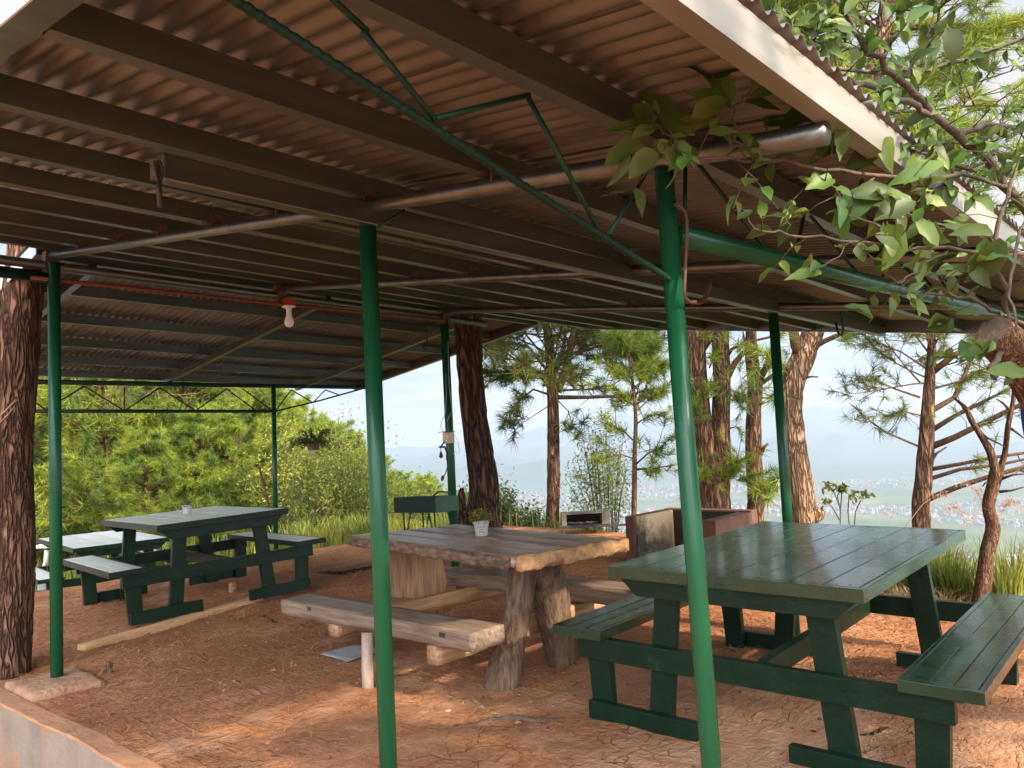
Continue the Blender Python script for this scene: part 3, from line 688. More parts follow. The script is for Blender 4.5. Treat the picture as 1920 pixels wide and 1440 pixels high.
for k in range(90):
    a = random.uniform(0, 6.28); L = random.uniform(.12, .36); e = random.uniform(.0, 1.25)
    p0 = hp+V((.04*math.cos(a), .04*math.sin(a), .09)); d = V((math.cos(a)*math.cos(e), math.sin(a)*math.cos(e), math.sin(e)))
    p1 = p0+d*L*.6; p2 = p1+V((d.x, d.y, d.z-.9))*L*.4
    b.tube([p0, p1, p2], .0025, 4)
    for q in range(7):
        u = random.uniform(.3, 1); pp = p0.lerp(p1, u*2) if u < .5 else p1.lerp(p2, u*2-1)
        it.append((pp, rv()+V((0, 0, -.2)), V((0, 0, 1)), random.uniform(.03, .055), .022, .4))
b.build('stems', TWIG, t); leaves_obj('foliage', it, PLANTL, t)
b = MB(); top = ony(587, 757, 8.5)
for a in (0, 2.1, 4.2): b.tube([hp+V((.088*math.cos(a), .088*math.sin(a), .10)), hp.lerp(top, .75)], .002, 4)
b.tube([hp.lerp(top, .75), top], .0025, 5); b.build('hanger', IRON, t)
# ------------------------------------------------------------------ lamp, hooks and wiring hung on the shelter
lb = ony(541, 566, 5.365); t = thing('light_bulb', 'unlit white bulb in a red holder on the orange conduit', 'light bulb', tuple(lb))
MB().box(lb-V((.048, .03, .028)), lb+V((.048, .03, .026))).build('socket_box', mat('red plastic', (.34, .03, .018), .5), t, bevel=.006)
MB().lathe([(.0, -.03), (.050, -.031), (.052, -.042), (.030, -.047), (.020, -.062)], lb, 24).build('lamp_holder', WHITE, t)
MB().lathe([(.020, -.062), (.021, -.095), (.026, -.120), (.036, -.145), (.037, -.165), (.028, -.187), (.012, -.197), (0, -.199)], lb, 24).build('bulb', BULB, t)
def hook(label, pts, r, m=RUST, name='iron_hook'):
    return tag(MB().tube(pts, r, 8).build(name, m), label, 'hook', 'iron hooks hanging from the roof')
def arc(f, pix): return [f(*p) for p in pix]
hook('long thin iron hook hanging under the far roof slope left of the curved trunk', arc(lambda a, c: ony(a, c, 5.9), ((798, 600), (800, 622), (802, 645), (800, 653), (796, 655), (792, 650))), .006, IRON)
hook('black double pronged hook hanging at the far eave right of the back post', arc(lambda a, c: onx(a, c, 5.9), ((1573, 545), (1576, 575), (1581, 620), (1578, 629), (1573, 628), (1566, 603))), .008, IRON)
o = hook('big rusty looped rod hooked on the right green post', arc(lambda a, c: ony(a, c, .965), ((1266, 384), (1275, 387), (1284, 396), (1288, 412), (1288, 450), (1285, 500), (1283, 545), (1286, 560), (1294, 567), (1304, 566))), .0042)
hook('short ribbed rod end curling up behind the right green post', arc(lambda a, c: ony(a, c, 1.35), ((1296, 566), (1310, 568), (1322, 560), (1328, 542), (1332, 519))), .009)
hk = ony(296, 322, 2.14); t = thing('hook_bracket', 'eye bolt bracket on the end of the near cross beam', 'hook', tuple(hk))
b = MB(); rp = []
for k in range(15):
    a = 2*math.pi*k/14; rp.append(hk+V((.010*math.cos(a), -.006, .026*math.sin(a))))
b.tube(rp, .005, 8, cap=False); b.build('eye', IRON, t)
MB().tube([hk+V((0, -.006, -.026)), hk+V((0, -.006, -.10))], .007, 8).build('bolt', IRON, t)
MB().box(hk+V((-.012, 0, -.02)), hk+V((.012, .022, .03))).build('plate', RUST, t)
bx = ony(843, 822, 5.30); t = thing('socket_box', 'cream electric socket box with loose plugs strapped to the green post beside the curved trunk', 'socket box', tuple(bx))
MB().box(bx-V((.055, .035, .045)), bx+V((.03, .035, .055))).build('housing', mat('cream plastic', (.62, .52, .36), .5, (.52, .42, .28), 6), t, bevel=.006)
MB().box(bx+V((-.10, -.04, .057)), bx+V((.035, .04, .063))).build('cover', IRON, t)
b = MB(); f5 = lambda a, c: ony(a, c, 5.28)
b.tube(arc(f5, ((833, 828), (828, 836), (826, 840))), .006, 6); b.tube(arc(f5, ((824, 838), (834, 838), (838, 848), (838, 862))), .009, 6)
b.tube(arc(f5, ((826, 840), (827, 848))), .003, 6); b.tube(arc(f5, ((838, 862), (839, 875), (836, 886), (832, 893))), .005, 6)
b.build('cables', BLACK, t)
b = MB(); p = f5(827, 853); b.tube([p+V((0, 0, .03)), p, p-V((0, 0, .012)), p-V((0, 0, .03))], [.008, .014, .021, .006], 10); b.build('plug', BLACK, t); b = MB(); p = f5(830, 896); b.tube([p+V((.006, 0, .02)), p, p-V((.012, 0, .025))], [.008, .016, .008], 8)
b.build('plug', BLACK, t)
b = MB(); b.tube(arc(f5, ((836, 700), (837, 740), (835, 775), (828, 790), (826, 800), (832, 810))), .003, 5); b.tube(arc(f5, ((840, 640), (842, 720), (848, 770), (838, 790))), .003, 5); b.tube(arc(f5, ((848, 808), (858, 826), (862, 848), (850, 850))), .0022, 5)
b.build('wires', mat('grey wire', (.35, .36, .35), .5), t)
# blue cloth on the right post
b = MB(); vs = []; fs = []
for j in range(26):
    for i in range(15):
        u = i/14; w = j/25
        vs.append((4.92+.05*math.sin(u*14+w*3)+.02*math.sin(w*9), .875-.46*u+.02*math.sin(w*7+u*4), 1.43-w*.68+.02*math.sin(u*9)))
for j in range(25):
    for i in range(14): fs.append((j*15+i, j*15+i+1, (j+1)*15+i+1, (j+1)*15+i))
b.add(vs, fs, True); t = thing('hanging_cloth', 'blue cloth with orange strap hanging on the post at the right edge of the picture', 'cloth', (4.93, .8, 1.4))
o = b.build('cloth', BLUE, t); so = o.modifiers.new('thick', 'SOLIDIFY'); so.thickness = .006
MB().box((4.90, .845, 1.42), (4.935, .885, 1.53)).build('strap', REDC, t, bevel=.006)
# ------------------------------------------------------------------ cooking places
hx = 6.35
l0 = onx(1171, 968, hx); l1 = onx(1187, 968, hx); zt = l0.z
t = thing('barbecue_hearth', 'red brown plastered open barbecue hearth behind the near green table', 'hearth', (6.8, 3.9, 0))
yl = l0.y; yl2 = l1.y; yr2 = onx(1316, 978, hx).y; yr1 = onx(1341, 978, hx).y; xb = 7.16
MB().box((hx, yl2-.005, -.2), (xb-.12, yl, zt)).build('side_wall', TERRA, t, bevel=.008)
MB().box((hx, yr1, -.2), (xb-.12, yr2, zt-.012)).build('side_wall', TERRA, t, bevel=.008)
MB().box((xb-.119, yr1, -.2), (xb, yl, zt+.004)).build('back_wall', TERRA, t, bevel=.008)
MB().box((hx+.02, yl2-.028, .13), (xb-.15, yl2-.0055, zt-.003)).build('lining', HEARTH, t)
MB().box((xb-.145, yr2+.002, .13), (xb-.1195, yl2-.03, zt-.006)).build('lining', SOOT, t)
MB().box((hx+.05, yr2+.001, -.1), (xb-.146, yl2-.029, .14)).build('fire_bed', SOOT, t)
g0 = V((8.6, 6.15, 0))
gp = [at(px, py, 10.6) for px, py in ((1053, 966), (1143, 968), (1145, 989), (1053, 989))]
t = thing('box_grill', 'low open fronted metal grill box on an angle iron stand left of the hearth', 'grill', tuple(gp[0]))
ux = (gp[1]-gp[0]); dz = gp[3].z-gp[0].z; dep = V((_f.x, _f.y, 0)).normalized()*.34
def quadbox(a, u, v, w): return [a, a+u, a+u+w, a+w, a+v, a+u+v, a+u+w+v, a+w+v]
uh = V((ux.x, ux.y, 0)); bz = gp[0].z-.155; A0 = V((gp[0].x, gp[0].y, bz))
MB().hexa(quadbox(A0, uh, V((0, 0, .012)), dep)).build('floor_pan', IRON, t)
MB().hexa(quadbox(A0+V((0, 0, .155)), uh*1.02, V((0, 0, .012)), dep)).build('top_plate', STEELP, t)
MB().hexa(quadbox(A0+dep*.95, uh, V((0, 0, .155)), dep*.05)).build('back_plate', SOOT, t)
MB().hexa(quadbox(A0+V((0, 0, .012)), uh*.10, V((0, 0, .142)), dep*.9)).build('side_plate', STEELP, t)
MB().hexa(quadbox(A0+uh*.84+V((0, 0, .012)), uh*.16, V((0, 0, .142)), dep*.9)).build('side_plate', STEELP, t)
MB().hexa(quadbox(A0-uh*.02+V((0, 0, -.03)), uh*1.9, V((0, 0, .028)), dep*.08)).build('rail', IRON, t)
for s in (.02, .98, 1.75):
    MB().tube([A0+uh*s+V((0, 0, -.03)), A0+uh*s+V((0, 0, -.75))], .012, 6).build('leg', IRON, t)
b = MB()
for k in range(14): b.slab(A0+uh*(.15+.045*k)+dep*.3+V((0, 0, .012)), A0+uh*(.15+.045*k)+dep*.3+V((.05, .05, .03+.02*random.random())), .03, .008, 9)
b.build('ashes', mat('ash', (.2, .19, .18), .9, (.05, .045, .04), 12), t)
zt = .86
c0, c1, c2 = onz(815, 932, zt), onz(738, 933, zt), onz(864, 929, zt)
e1 = c1-c0; e2 = c2-c0; e2 = (e2 - e1*(e2.dot(e1)/e1.dot(e1))*.25)*1.1
t = thing('charcoal_grill', 'dark green rectangular charcoal grill on crossed rod legs beside the back post', 'grill', (c0.x, c0.y, gz(c0.x, c0.y)))
hB = -.125
def pl(a, u, v): return quadbox(a, u, V((0, 0, hB)), v)
n1 = e1.normalized()*.006; n2 = e2.normalized()*.006
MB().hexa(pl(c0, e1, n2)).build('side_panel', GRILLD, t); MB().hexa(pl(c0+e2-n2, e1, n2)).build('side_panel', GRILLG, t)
MB().hexa(pl(c0+n2, n1, e2-n2*2)).build('end_panel', GRILLG, t); MB().hexa(pl(c0+e1-n1+n2, n1, e2-n2*2)).build('end_panel', GRILLG, t)
MB().hexa(quadbox(c0+V((0, 0, hB-.006))-n2*4, e1*1.08, V((0, 0, .005)), e2+n2*4)).build('bottom_tray', POSTD, t)
MB().hexa(quadbox(c0+n1+n2+V((0, 0, -.06)), e1-n1*2, V((0, 0, .012)), e2-n2*2)).build('charcoal', SOOT, t)
b = MB()
for k in range(15): b.tube([c0+e1*(.03+.94*k/14)+n2+V((0, 0, -.008)), c0+e1*(.03+.94*k/14)+e2-n2+V((0, 0, -.008))], .004, 5)
b.build('grate', IRON, t)
hh = c0+e2*.9+e1*.12; MB().tube([hh, hh+V((0, 0, .03))+e1*.03, hh+V((0, 0, .036))+e1*.3, hh+V((0, 0, .0))+e1*.42], .007, 8).build('handle', IRON, t)
zg = gz(c0.x, c0.y)
for (s, q) in ((.08, .1), (.08, .9), (.82, .1), (.82, .9)):
    p = c0+e1*s+e2*q+V((0, 0, hB)); d = e1*(.10 if s < .5 else -.12)
    b = MB(); foot = V((p.x, p.y, zg-.02))
    b.tube([p, foot], .007, 6); b.tube([p+d*1.4, foot+d*.0+V((0, 0, .34))-d*.3], .007, 6); b.build('leg', POSTD, t)
# white things on the lower terrace at the far left
w0 = at(62, 1025, 11.0); t = thing('white_table', 'white plastic table with curved legs half hidden behind the left trunk', 'plastic table', (w0.x, w0.y, w0.z-.5))
a, c, d_, e_ = at(40, 1020, 12.0), at(96, 1026, 11.2), at(96, 1031, 11.0), at(40, 1035, 11.2)
b = MB(); p0 = at(45, 1030, 10.9); p1 = at(97, 1027.5, 10.7); wv = V((_f.x, _f.y, 0))*.5
b.hexa(quadbox(p0, p1-p0, V((0, 0, .02)), wv)); b.build('tabletop', mat('pale green white plastic', (.55, .66, .58), .35), t, bevel=.006)
MB().tube([at(88, 1032, 10.8), at(86, 1055, 10.8), at(78, 1078, 10.8), at(73, 1092, 10.8)], [.03, .03, .026, .022], 10).build('leg', WHITE, t)
MB().tube([at(95, 1030, 10.7), at(95.5, 1060, 10.7), at(96, 1090, 10.7)], .012, 8).build('leg', WHITE, t)
p0 = at(61, 1118, 10.3); p1 = at(86, 1116, 10.3)
tag(MB().hexa(quadbox(p0, p1-p0, V((0, 0, .20)), V((_f.x, _f.y, 0))*.25)).build('cinder_block', mat('pale block', (.48, .47, .50), .85, (.40, .39, .42), 7), bevel=.006), 'pale grey block on the soil beside the left trunk', 'block')
# ------------------------------------------------------------------ stones, roots, sticks
def rock(c, r, label, m=ROCK, sq=(1, 1, .7)):
    b = MB(); n = 14; prof = []
    vs = []; fs = []
    for i in range(n+1):
        for k in range(n*2):
            th = math.pi*i/n; ph = math.pi*k/n
            d = V((math.sin(th)*math.cos(ph), math.sin(th)*math.sin(ph), math.cos(th)))
            q = d*(1+.35*noise.noise(d*1.6+V(c)*3)+.12*noise.noise(d*4)); vs.append(V(c)+V((q.x*sq[0], q.y*sq[1], q.z*sq[2]))*r)
    W = 2*n
    for i in range(n):
        for k in range(W): fs.append((i*W+k, (i+1)*W+k, (i+1)*W+(k+1) % W, i*W+(k+1) % W))
    b.add(vs, fs, False); return tag(b.build('stone', m), label, 'stone')
p = onz(535, 1066, .02); rock((p.x, p.y, -.02), .20, 'large ochre boulder at the foot of the back left post', sq=(1.1, 1, .75))
p = onz(593, 1108, .02); rock((p.x, p.y, .01), .05, 'small yellow stone by the right foot of the left table')
p = onz(1470, 1002, .1); 
p = onz(840, 1334, 0); rock((p.x, p.y, .0), .016, 'tiny pale pebble on the soil in front of the log table', mat('pale pebble', (.38, .30, .22), .85))
def root(label, pix, r, z=.0, m=None, name='tree_root'):
    pts = [onz(a, c, z) for a, c in pix]; pts = [V((p.x, p.y, gz(p.x, p.y)+zz)) for p, zz in zip(pts, np.linspace(0, 0, len(pts)))]
    n = len(pts); b = MB(); dense = []
    for i in range(n-1):
        for k in range(8): q = pts[i].lerp(pts[i+1], k/8); dense.append(q+rv(.004)*.8)
    dense.append(pts[-1]); N_ = len(dense)
    b.tube(dense, [r*(.25+.75*math.sin(math.pi*(.08+.84*i/(N_-1)))) for i in range(N_)], 9, jit=lambda p, o, i: 1+.25*noise.noise(p*20+o*2))
    return tag(b.build(name, m or BARKD), label, 'root' if name == 'tree_root' else 'stick')
root('thick bare root across the soil in front of the log table leg', ((850, 1364), (890, 1360), (925, 1350), (965, 1347), (1010, 1352), (1060, 1350)), .018, m=TWIG)
root('pale broken root stub curling up near the log table leg', ((868, 1318), (884, 1308), (900, 1320), (915, 1335), (940, 1340)), .009, m=WOODX)
root('dark root running along the soil behind the grey log bench', ((590, 1082), (640, 1090), (690, 1088), (760, 1080)), .03)
root('orange root crossing the soil in front of the dark root', ((655, 1108), (672, 1092), (690, 1085)), .012, m=WOODX)
root('long dark stick lying under the near green table', ((1435, 1352), (1480, 1368), (1530, 1375), (1570, 1374)), .007, name='fallen_stick', m=BARKD)
root('dark stick lying on the soil right of the near table leg', ((1615, 1380), (1640, 1374), (1665, 1364)), .008, name='fallen_stick', m=BARKD)
root('thin curved stick under the right bench of the near table', ((1730, 1352), (1760, 1362), (1775, 1378)), .006, name='fallen_stick', m=TWIG)
root('pale stick lying crosswise near the lower left of the yard', ((247, 1338), (258, 1320), (268, 1303)), .004, name='fallen_stick', m=LITTER)
root('straight straw coloured twig in front of the left table plank', ((383, 1274), (405, 1278), (423, 1286)), .004, name='fallen_stick', m=LITTER)
root('dark buried log edge in the soil near the log bench end', ((475, 1158), (500, 1162), (520, 1172)), .016)
b = MB(); p = onz(205, 1262, 0); b.slab((p.x-.018, p.y-.02, -.02), (p.x+.018, p.y+.02, .07), .02, .006, 20); tag(b.build('wood_stub', BARKT), 'small brown wooden stub sticking out of the soil at the left', 'stub')
p = onz(436, 1112, 0); b = MB(); b.slab((p.x-.03, p.y-.03, -.02), (p.x+.03, p.y+.03, .10), .02, .006, 20); tag(b.build('wood_stub', WOODX), 'short timber block standing under the left table', 'stub')
root('thin reddish stake leaning against the far left table', ((0, 0), (1, 1)), .001) if False else None
tag(MB().tube([at(486, 875, 8.6), at(497, 920, 8.55), at(509, 965, 8.5)], .012, 8).build('leaning_stake', mat('red brown stick', (.22, .075, .04), .75, (.15, .05, .03), 12)), 'thin reddish stick leaning up behind the left table', 'stake')
# pine straw on the soil
Nn = 15000
pos = np.empty((0, 2))
x_ = RNG.uniform(1.5, 8.3, 60000); y_ = RNG.uniform(.2, 9.0, 60000)
dens = np.array([.5+.9*noise.noise(V((a*.9, c*.9, 4))) for a, c in zip(x_, y_)])
clear = np.exp(-(((x_-2.9)**2+(y_-1.9)**2)/1.6))
keep = RNG.random(60000) < np.clip(dens-.75*clear, .03, 1)*.75
x_, y_ = x_[keep][:Nn*2], y_[keep][:Nn*2]
ok = x_ > wall_x(y_)+.06; x_, y_ = x_[ok], y_[ok]
d2 = np.hypot(x_, y_); tr = []
ang = RNG.uniform(0, 6.283, len(x_)); ln = RNG.uniform(.05, .13, len(x_)); wd = np.clip(d2*.0005, .0013, .0034)
h0 = np.array([ground_h(a, c)+.016*noise.noise(V((a, c, 0))*1.3)+.009*noise.noise(V((a, c, 0))*4.1+V((3, 1, 0)))+.0055*noise.noise(V((a, c, 0))*11.)+.003*noise.noise(V((a, c, 0))*27) for a, c in zip(x_, y_)])
bend = RNG.normal(0, .35, len(x_)); z1 = h0+.002+RNG.random(len(x_))*.006; z2 = z1+np.abs(RNG.normal(0, .012, len(x_)))
dx_, dy_ = np.cos(ang), np.sin(ang); mx_, my_ = x_+dx_*ln*.5, y_+dy_*ln*.5
ex, ey = mx_+np.cos(ang+bend)*ln*.5, my_+np.sin(ang+bend)*ln*.5
P0a = np.stack([x_-dy_*wd, y_+dx_*wd, z1], -1); P0b = np.stack([x_+dy_*wd, y_-dx_*wd, z1], -1)
Ma = np.stack([mx_-dy_*wd, my_+dx_*wd, (z1+z2)/2+.003], -1); Mb = np.stack([mx_+dy_*wd, my_-dx_*wd, (z1+z2)/2+.003], -1); E_ = np.stack([ex, ey, z2], -1)
tris = np.concatenate([np.stack([P0a, P0b, Mb], 1), np.stack([P0a, Mb, Ma], 1), np.stack([Ma, Mb, E_], 1)], 0)
tag(tri_obj('pine_straw', tris, LITTER), 'loose rust coloured pine needles littering the soil', 'pine litter', kind='stuff')
# grit and crumbs of bark on the soil
b = MB(); rg = random.Random(31)
for k in range(1500):
    x, y = rg.uniform(1.5, 6.6), rg.uniform(.4, 7.5)
    if x < wall_x(y)+.08 or noise.noise(V((x*1.1, y*1.1, 8))) < -.05: continue
    pz = V((x, y, 0)); z = gz(x, y)+.016*noise.noise(pz*1.3)+.009*noise.noise(pz*4.1+V((3, 1, 0)))
    r = rg.uniform(.003, .010)*(1.6 if rg.random() < .06 else 1); b.m = rg.choice((0, 1, 1, 0)); vs = [V((x, y, z+.001))+V((rg.uniform(.6, 1.2)*sx, rg.uniform(.6, 1.2)*sy, rg.uniform(.25, .8)*sz))*r for sx, sy, sz in ((-1, -1, 0), (1, -1, 0), (1, 1, 0), (-1, 1, 0), (-.6, -.6, 1), (.6, -.6, 1), (.6, .6, 1), (-.6, .6, 1))]
    b.hexa(vs)
tag(b.build('gravel', [ROCK, BARKT_, CONC]), 'grit and bark crumbs scattered over the soil', 'grit', kind='stuff')
# ------------------------------------------------------------------ trees
def bark_trunk(path, rad, n=22, res=.05, amp=.10, plates=True, seed=0):
    pts = [V(p) for p in path]; P = []; Rr = []
    for i in range(len(pts)-1):       # Catmull-Rom resampling
        p0 = pts[max(i-1, 0)]; p1 = pts[i]; p2 = pts[i+1]; p3 = pts[min(i+2, len(pts)-1)]
        m = max(2, int((p2-p1).length/res))
        for k in range(m):
            t = k/m
            P.append(.5*((2*p1)+(p2-p0)*t+(2*p0-5*p1+4*p2-p3)*t*t+(3*p1-p0-3*p2+p3)*t**3)); Rr.append(rad[i]+(rad[i+1]-rad[i])*t)
    P.append(pts[-1]); Rr.append(rad[-1])
    def j(p, o, i):
        q = V((o.x*2.4+seed, o.y*2.4, p.z*1.4)); r = Rr[i]
        big = noise.noise(V((o.x*1.3+seed, o.y*1.3, p.z*1.1)))*.10
        c = noise.voronoi(V((o.x*3.2, o.y*3.2, p.z*1.7/max(.6, r*6)+.5*noise.noise(p*5)))+V((seed, 0, 0)))[0]
        pl = min(.35, c[1]-c[0]) if plates else .2
        return 1+big+amp*(pl-.2)*1.6+.03*noise.noise(q*4)
    b = MB(); b.tube(P, Rr, n, jit=j); return b
def needle_tufts(tufts, name, m, parent, nn=30, L=.17, W=.010, spread=.75, droop=.12):
    T_ = len(tufts)
    if not T_: return None
    pos = np.array([t[0] for t in tufts]); ax = np.array([t[1] for t in tufts]); sc = np.array([t[2] if len(t) > 2 else 1. for t in tufts])
    ax = ax/np.linalg.norm(ax, axis=1, keepdims=True)
    rnd = RNG.normal(0, 1, (T_, nn, 3)); rnd /= np.linalg.norm(rnd, axis=2, keepdims=True)
    d = ax[:, None, :]*(1-spread*RNG.random((T_, nn, 1))*.9) + rnd*spread
    d[..., 2] -= droop*RNG.random((T_, nn)); d /= np.linalg.norm(d, axis=2, keepdims=True)
    ll = L*sc[:, None, None]*RNG.uniform(.65, 1.1, (T_, nn, 1))
    base = pos[:, None, :] - ax[:, None, :]*(RNG.random((T_, nn, 1))*L*.7*sc[:, None, None])
    side = np.cross(d, RNG.normal(0, 1, (T_, nn, 3))); side /= np.linalg.norm(side, axis=2, keepdims=True)
    w = W*sc[:, None, None]*RNG.uniform(.7, 1.2, (T_, nn, 1))
    tip = base+d*ll; tip[..., 2] -= ll[..., 0]*.12
    tr = np.stack([base-side*w*.5, base+side*w*.5, tip], 2).reshape(-1, 3, 3)
    return tri_obj(name, tr, m, parent)
def lerp_path(path, t):
    f = t*(len(path)-1); i = min(int(f), len(path)-2); return V(path[i]).lerp(V(path[i+1]), f-i)
def limb(b, p0, d, L, r, rg, lift=.25, segs=5, wob=.10):
    pts = [V(p0)]; d = V(d).normalized(); 
    for k in range(segs):
        d = (d+V((rg.gauss(0, wob), rg.gauss(0, wob), rg.gauss(0, wob)+lift/segs))).normalized(); pts.append(pts[-1]+d*L/segs)
    b.tube(pts, [r*(1-.75*i/segs) for i in range(segs+1)], 6 if r < .03 else 9)
    return pts, d
def branchy(parent, seed, trunk, specs, bm, nm, needles=30, L=.17, W=.010, tuft_gap=.20, sub=4, spread=.75, branch_name='branches', sparse=1., tipup=.5):
    """specs: list of (base point, direction, length, radius)"""
    rg = random.Random(seed); b = MB(); tufts = []
    for (p0, d, Lb, r) in specs:
        pts, dl = limb(b, p0, d, Lb, r, rg)
        tufts.append((pts[-1], tuple(dl+V((0, 0, .3))), rg.uniform(.9, 1.2)))
        for s in range(sub):
            u = rg.uniform(.35, .98); q = lerp_path(pts, u)
            sd = (V(d).cross(V((0, 0, 1)))*rg.choice((-1, 1))*rg.uniform(.4, 1)+V(d).normalized()*rg.uniform(.3, .9)+V((0, 0, rg.uniform(-.25, tipup))))
            sp, sl = limb(b, q, sd, Lb*rg.uniform(.18, .42), max(.004, r*.35), rg, .3, 3, .12)
            if rg.random() < sparse:
                tufts.append((sp[-1], tuple(sl+V((0, 0, .35))), rg.uniform(.8, 1.15)))
                if (sp[-1]-sp[0]).length > tuft_gap*1.4: tufts.append((sp[2], tuple(sl+V((0, 0, .5))), rg.uniform(.7, 1.)))
    if b.v: b.build(branch_name, bm, parent)
    needle_tufts([(tuple(t[0]), t[1], t[2]) for t in tufts], 'needles', nm, parent, needles, L, W, spread)
def ring_specs(path, t0, t1, n, Lf, r, rg, el=(.0, .5), az=None, azw=3.2):
    out = []
    for k in range(n):
        t = t0+(t1-t0)*(k+.5)/n+rg.uniform(-.01, .01); a = rg.uniform(0, 6.283) if az is None else az+rg.uniform(-azw, azw)
        e = rg.uniform(*el); out.append((lerp_path(path, min(.999, t)), V((math.cos(a)*math.cos(e), math.sin(a)*math.cos(e), math.sin(e))), Lf(t)*rg.uniform(.7, 1.15), r*(1-.5*t)))
    return out
def base_on(p):     # continue a trunk down to the ground below point p
    p = V(p); return V((p.x, p.y, gz(p.x, p.y)-.15))
# left trunk next to the post
p = [at(2, 1275, 5.05), at(14, 1150, 5.15), at(22, 1000, 5.25), at(22, 850, 5.3), at(33, 700, 5.4), at(42, 560, 5.45), at(52, 440, 5.5), at(66, 250, 5.6), at(80, 60, 5.7), at(100, -250, 5.9)]
t = thing('pine_tree', 'big rough barked pine trunk rising past the roof at the left edge', 'tree', tuple(p[0]))
bark_trunk([p[0]+V((0, 0, -.2))]+p, [.19, .165, .145, .135, .125, .122, .120, .118, .112, .10, .08], 34, .02, .16, seed=1.).build('trunk', BARKP, t)
rg = random.Random(2)
b = MB(); b.tube([at(-8, 790, 5.1), at(8, 772, 5.12), at(30, 750, 5.15), at(36, 752, 5.17)], [.006, .005, .005, .003], 7); b.tube([at(-8, 800, 5.1), at(14, 778, 5.12), at(28, 762, 5.15)], [.005, .004, .003], 7); b.build('twig', WOODX, t)
top = p[-1]
sp = [(lerp_path(p, .93), V((math.cos(a), math.sin(a), .2)), 1.6, .03) for a in (0, 1.2, 2.3, 3.4, 4.5, 5.4)] + [(top, V((math.cos(a), math.sin(a), .5)), 1.3, .03) for a in (.5, 1.8, 3, 4.2, 5.6)]
branchy(t, 5, None, sp, BARKT, NEED_G, 40, .2, .007, sub=6)
# curved dark trunk that passes through the roof by the back post
p = [at(905, 1000, 8.0), at(902, 965, 8.0), at(907, 925, 8.0), at(903, 870, 8.0), at(893, 800, 8.0), at(883, 720, 8.0), at(878, 640, 8.0), at(878, 580, 8.0), at(882, 500, 8.05), at(890, 380, 8.1), at(900, 200, 8.2)]
t = thing('pine_tree', 'curved dark pine trunk beside the back post, rising through the roof', 'tree', (p[0].x, p[0].y, gz(p[0].x, p[0].y)))
bark_trunk([base_on(p[0])]+p, [.30, .20, .165, .150, .138, .130, .128, .130, .135, .13, .12, .10], 32, .025, .17, seed=4.).build('trunk', BARKD, t)
b = MB(); b.tube([at(868, 985, 8.2), at(862, 950, 8.25), at(866, 915, 8.3)], [.09, .065, .02], 14, jit=lambda p, o, i: 1+.2*noise.noise(p*8+o)); b.build('stub', BARKP, t)
sp = [(p[-1], V((math.cos(a), math.sin(a), .4)), 1.5, .04) for a in (.3, 1.5, 2.6, 3.9, 5.2)]
branchy(t, 6, None, sp, BARKT, NEED_G, 40, .2, .008, sub=6)
def img_limb(b, pix, r0, r1, n=8):
    pts = [at(*q) for q in pix]; b.tube(pts, [r0+(r1-r0)*i/(len(pts)-1) for i in range(len(pts))], n); return pts
def tuft_chain(pts, tf, rg, n=5, up=.45, sc=1.):
    for _ in range(n):
        q = lerp_path(pts, rg.uniform(.45, 1)); d = (pts[-1]-pts[-2]).normalized(); tf.append((tuple(q), tuple(d*.7+rv(.45)+V((0, 0, up))), sc*rg.uniform(.8, 1.15)))
def img_pine(label, pix, rad, limbs, crown, seed, bark, needle, nn=34, L=.2, W=.011, base=True, res=.05, extra=None, amp=.13):
    """pix: trunk points (px,py,d); limbs: list of (pixels, r0, r1, tufts); crown: ring spec calls"""
    p = [at(*q) for q in pix]
    t = thing('pine_tree', label, 'tree', (p[0].x, p[0].y, gz(p[0].x, p[0].y)), group='pines on the brow of the hill')
    path = ([base_on(p[0])] if base else [])+p; rr_ = ([rad[0]*1.35] if base else [])+list(rad)
    bt = bark_trunk(path, rr_, 20, res, amp, seed=seed)
    if extra: 
        for (px_, rd_) in extra: 
            e = bark_trunk([at(*q) for q in px_], rd_, 18, res, amp, seed=seed+3); bt.add(e.v, e.f, True)
    bt.build('trunk', bark, t)
    rg = random.Random(seed); b = MB(); tf = []
    for (pixl, r0, r1, nt_) in limbs:
        pts = img_limb(b, pixl, r0, r1)
        tuft_chain(pts, tf, rg, nt_)
        for _ in range(int(nt_*.9)):
            q = lerp_path(pts, rg.uniform(.3, 1)); d = (pts[-1]-pts[0]).normalized()
            sp_, sl = limb(b, q, d*.5+rv(.6)+V((0, 0, rg.uniform(-.3, .4))), rg.uniform(.15, .5), .006, rg, .15, 3, .25)
            tf.append((tuple(sp_[-1]), tuple(sl+V((0, 0, .3))), rg.uniform(.7, 1.1)))
    for (p0, d, Lb, r) in (crown(p, rg) if crown else ()):
        pts, dl = limb(b, p0, d, Lb, r, rg); tf.append((tuple(pts[-1]), tuple(dl+V((0, 0, .3))), 1.))
        for s in range(7):
            q = lerp_path(pts, rg.uniform(.3, .98)); sd = V(d).cross(V((0, 0, 1)))*rg.uniform(-1, 1)+V(d)*rg.uniform(.2, .9)+V((0, 0, rg.uniform(-.3, .5)))
            sp_, sl = limb(b, q, sd, Lb*rg.uniform(.15, .40), .008, rg, .25, 3, .14)
            tf.append((tuple(sp_[-1]), tuple(sl+V((0, 0, .4))), rg.uniform(.8, 1.15)))
            if rg.random() < .6: tf.append((tuple(sp_[2]), tuple(sl+V((0, 0, .6))), rg.uniform(.7, 1.)))
    b.build('branches', BARKT, t); needle_tufts(tf, 'needles', needle, t, nn, L, W, .72)
    return t
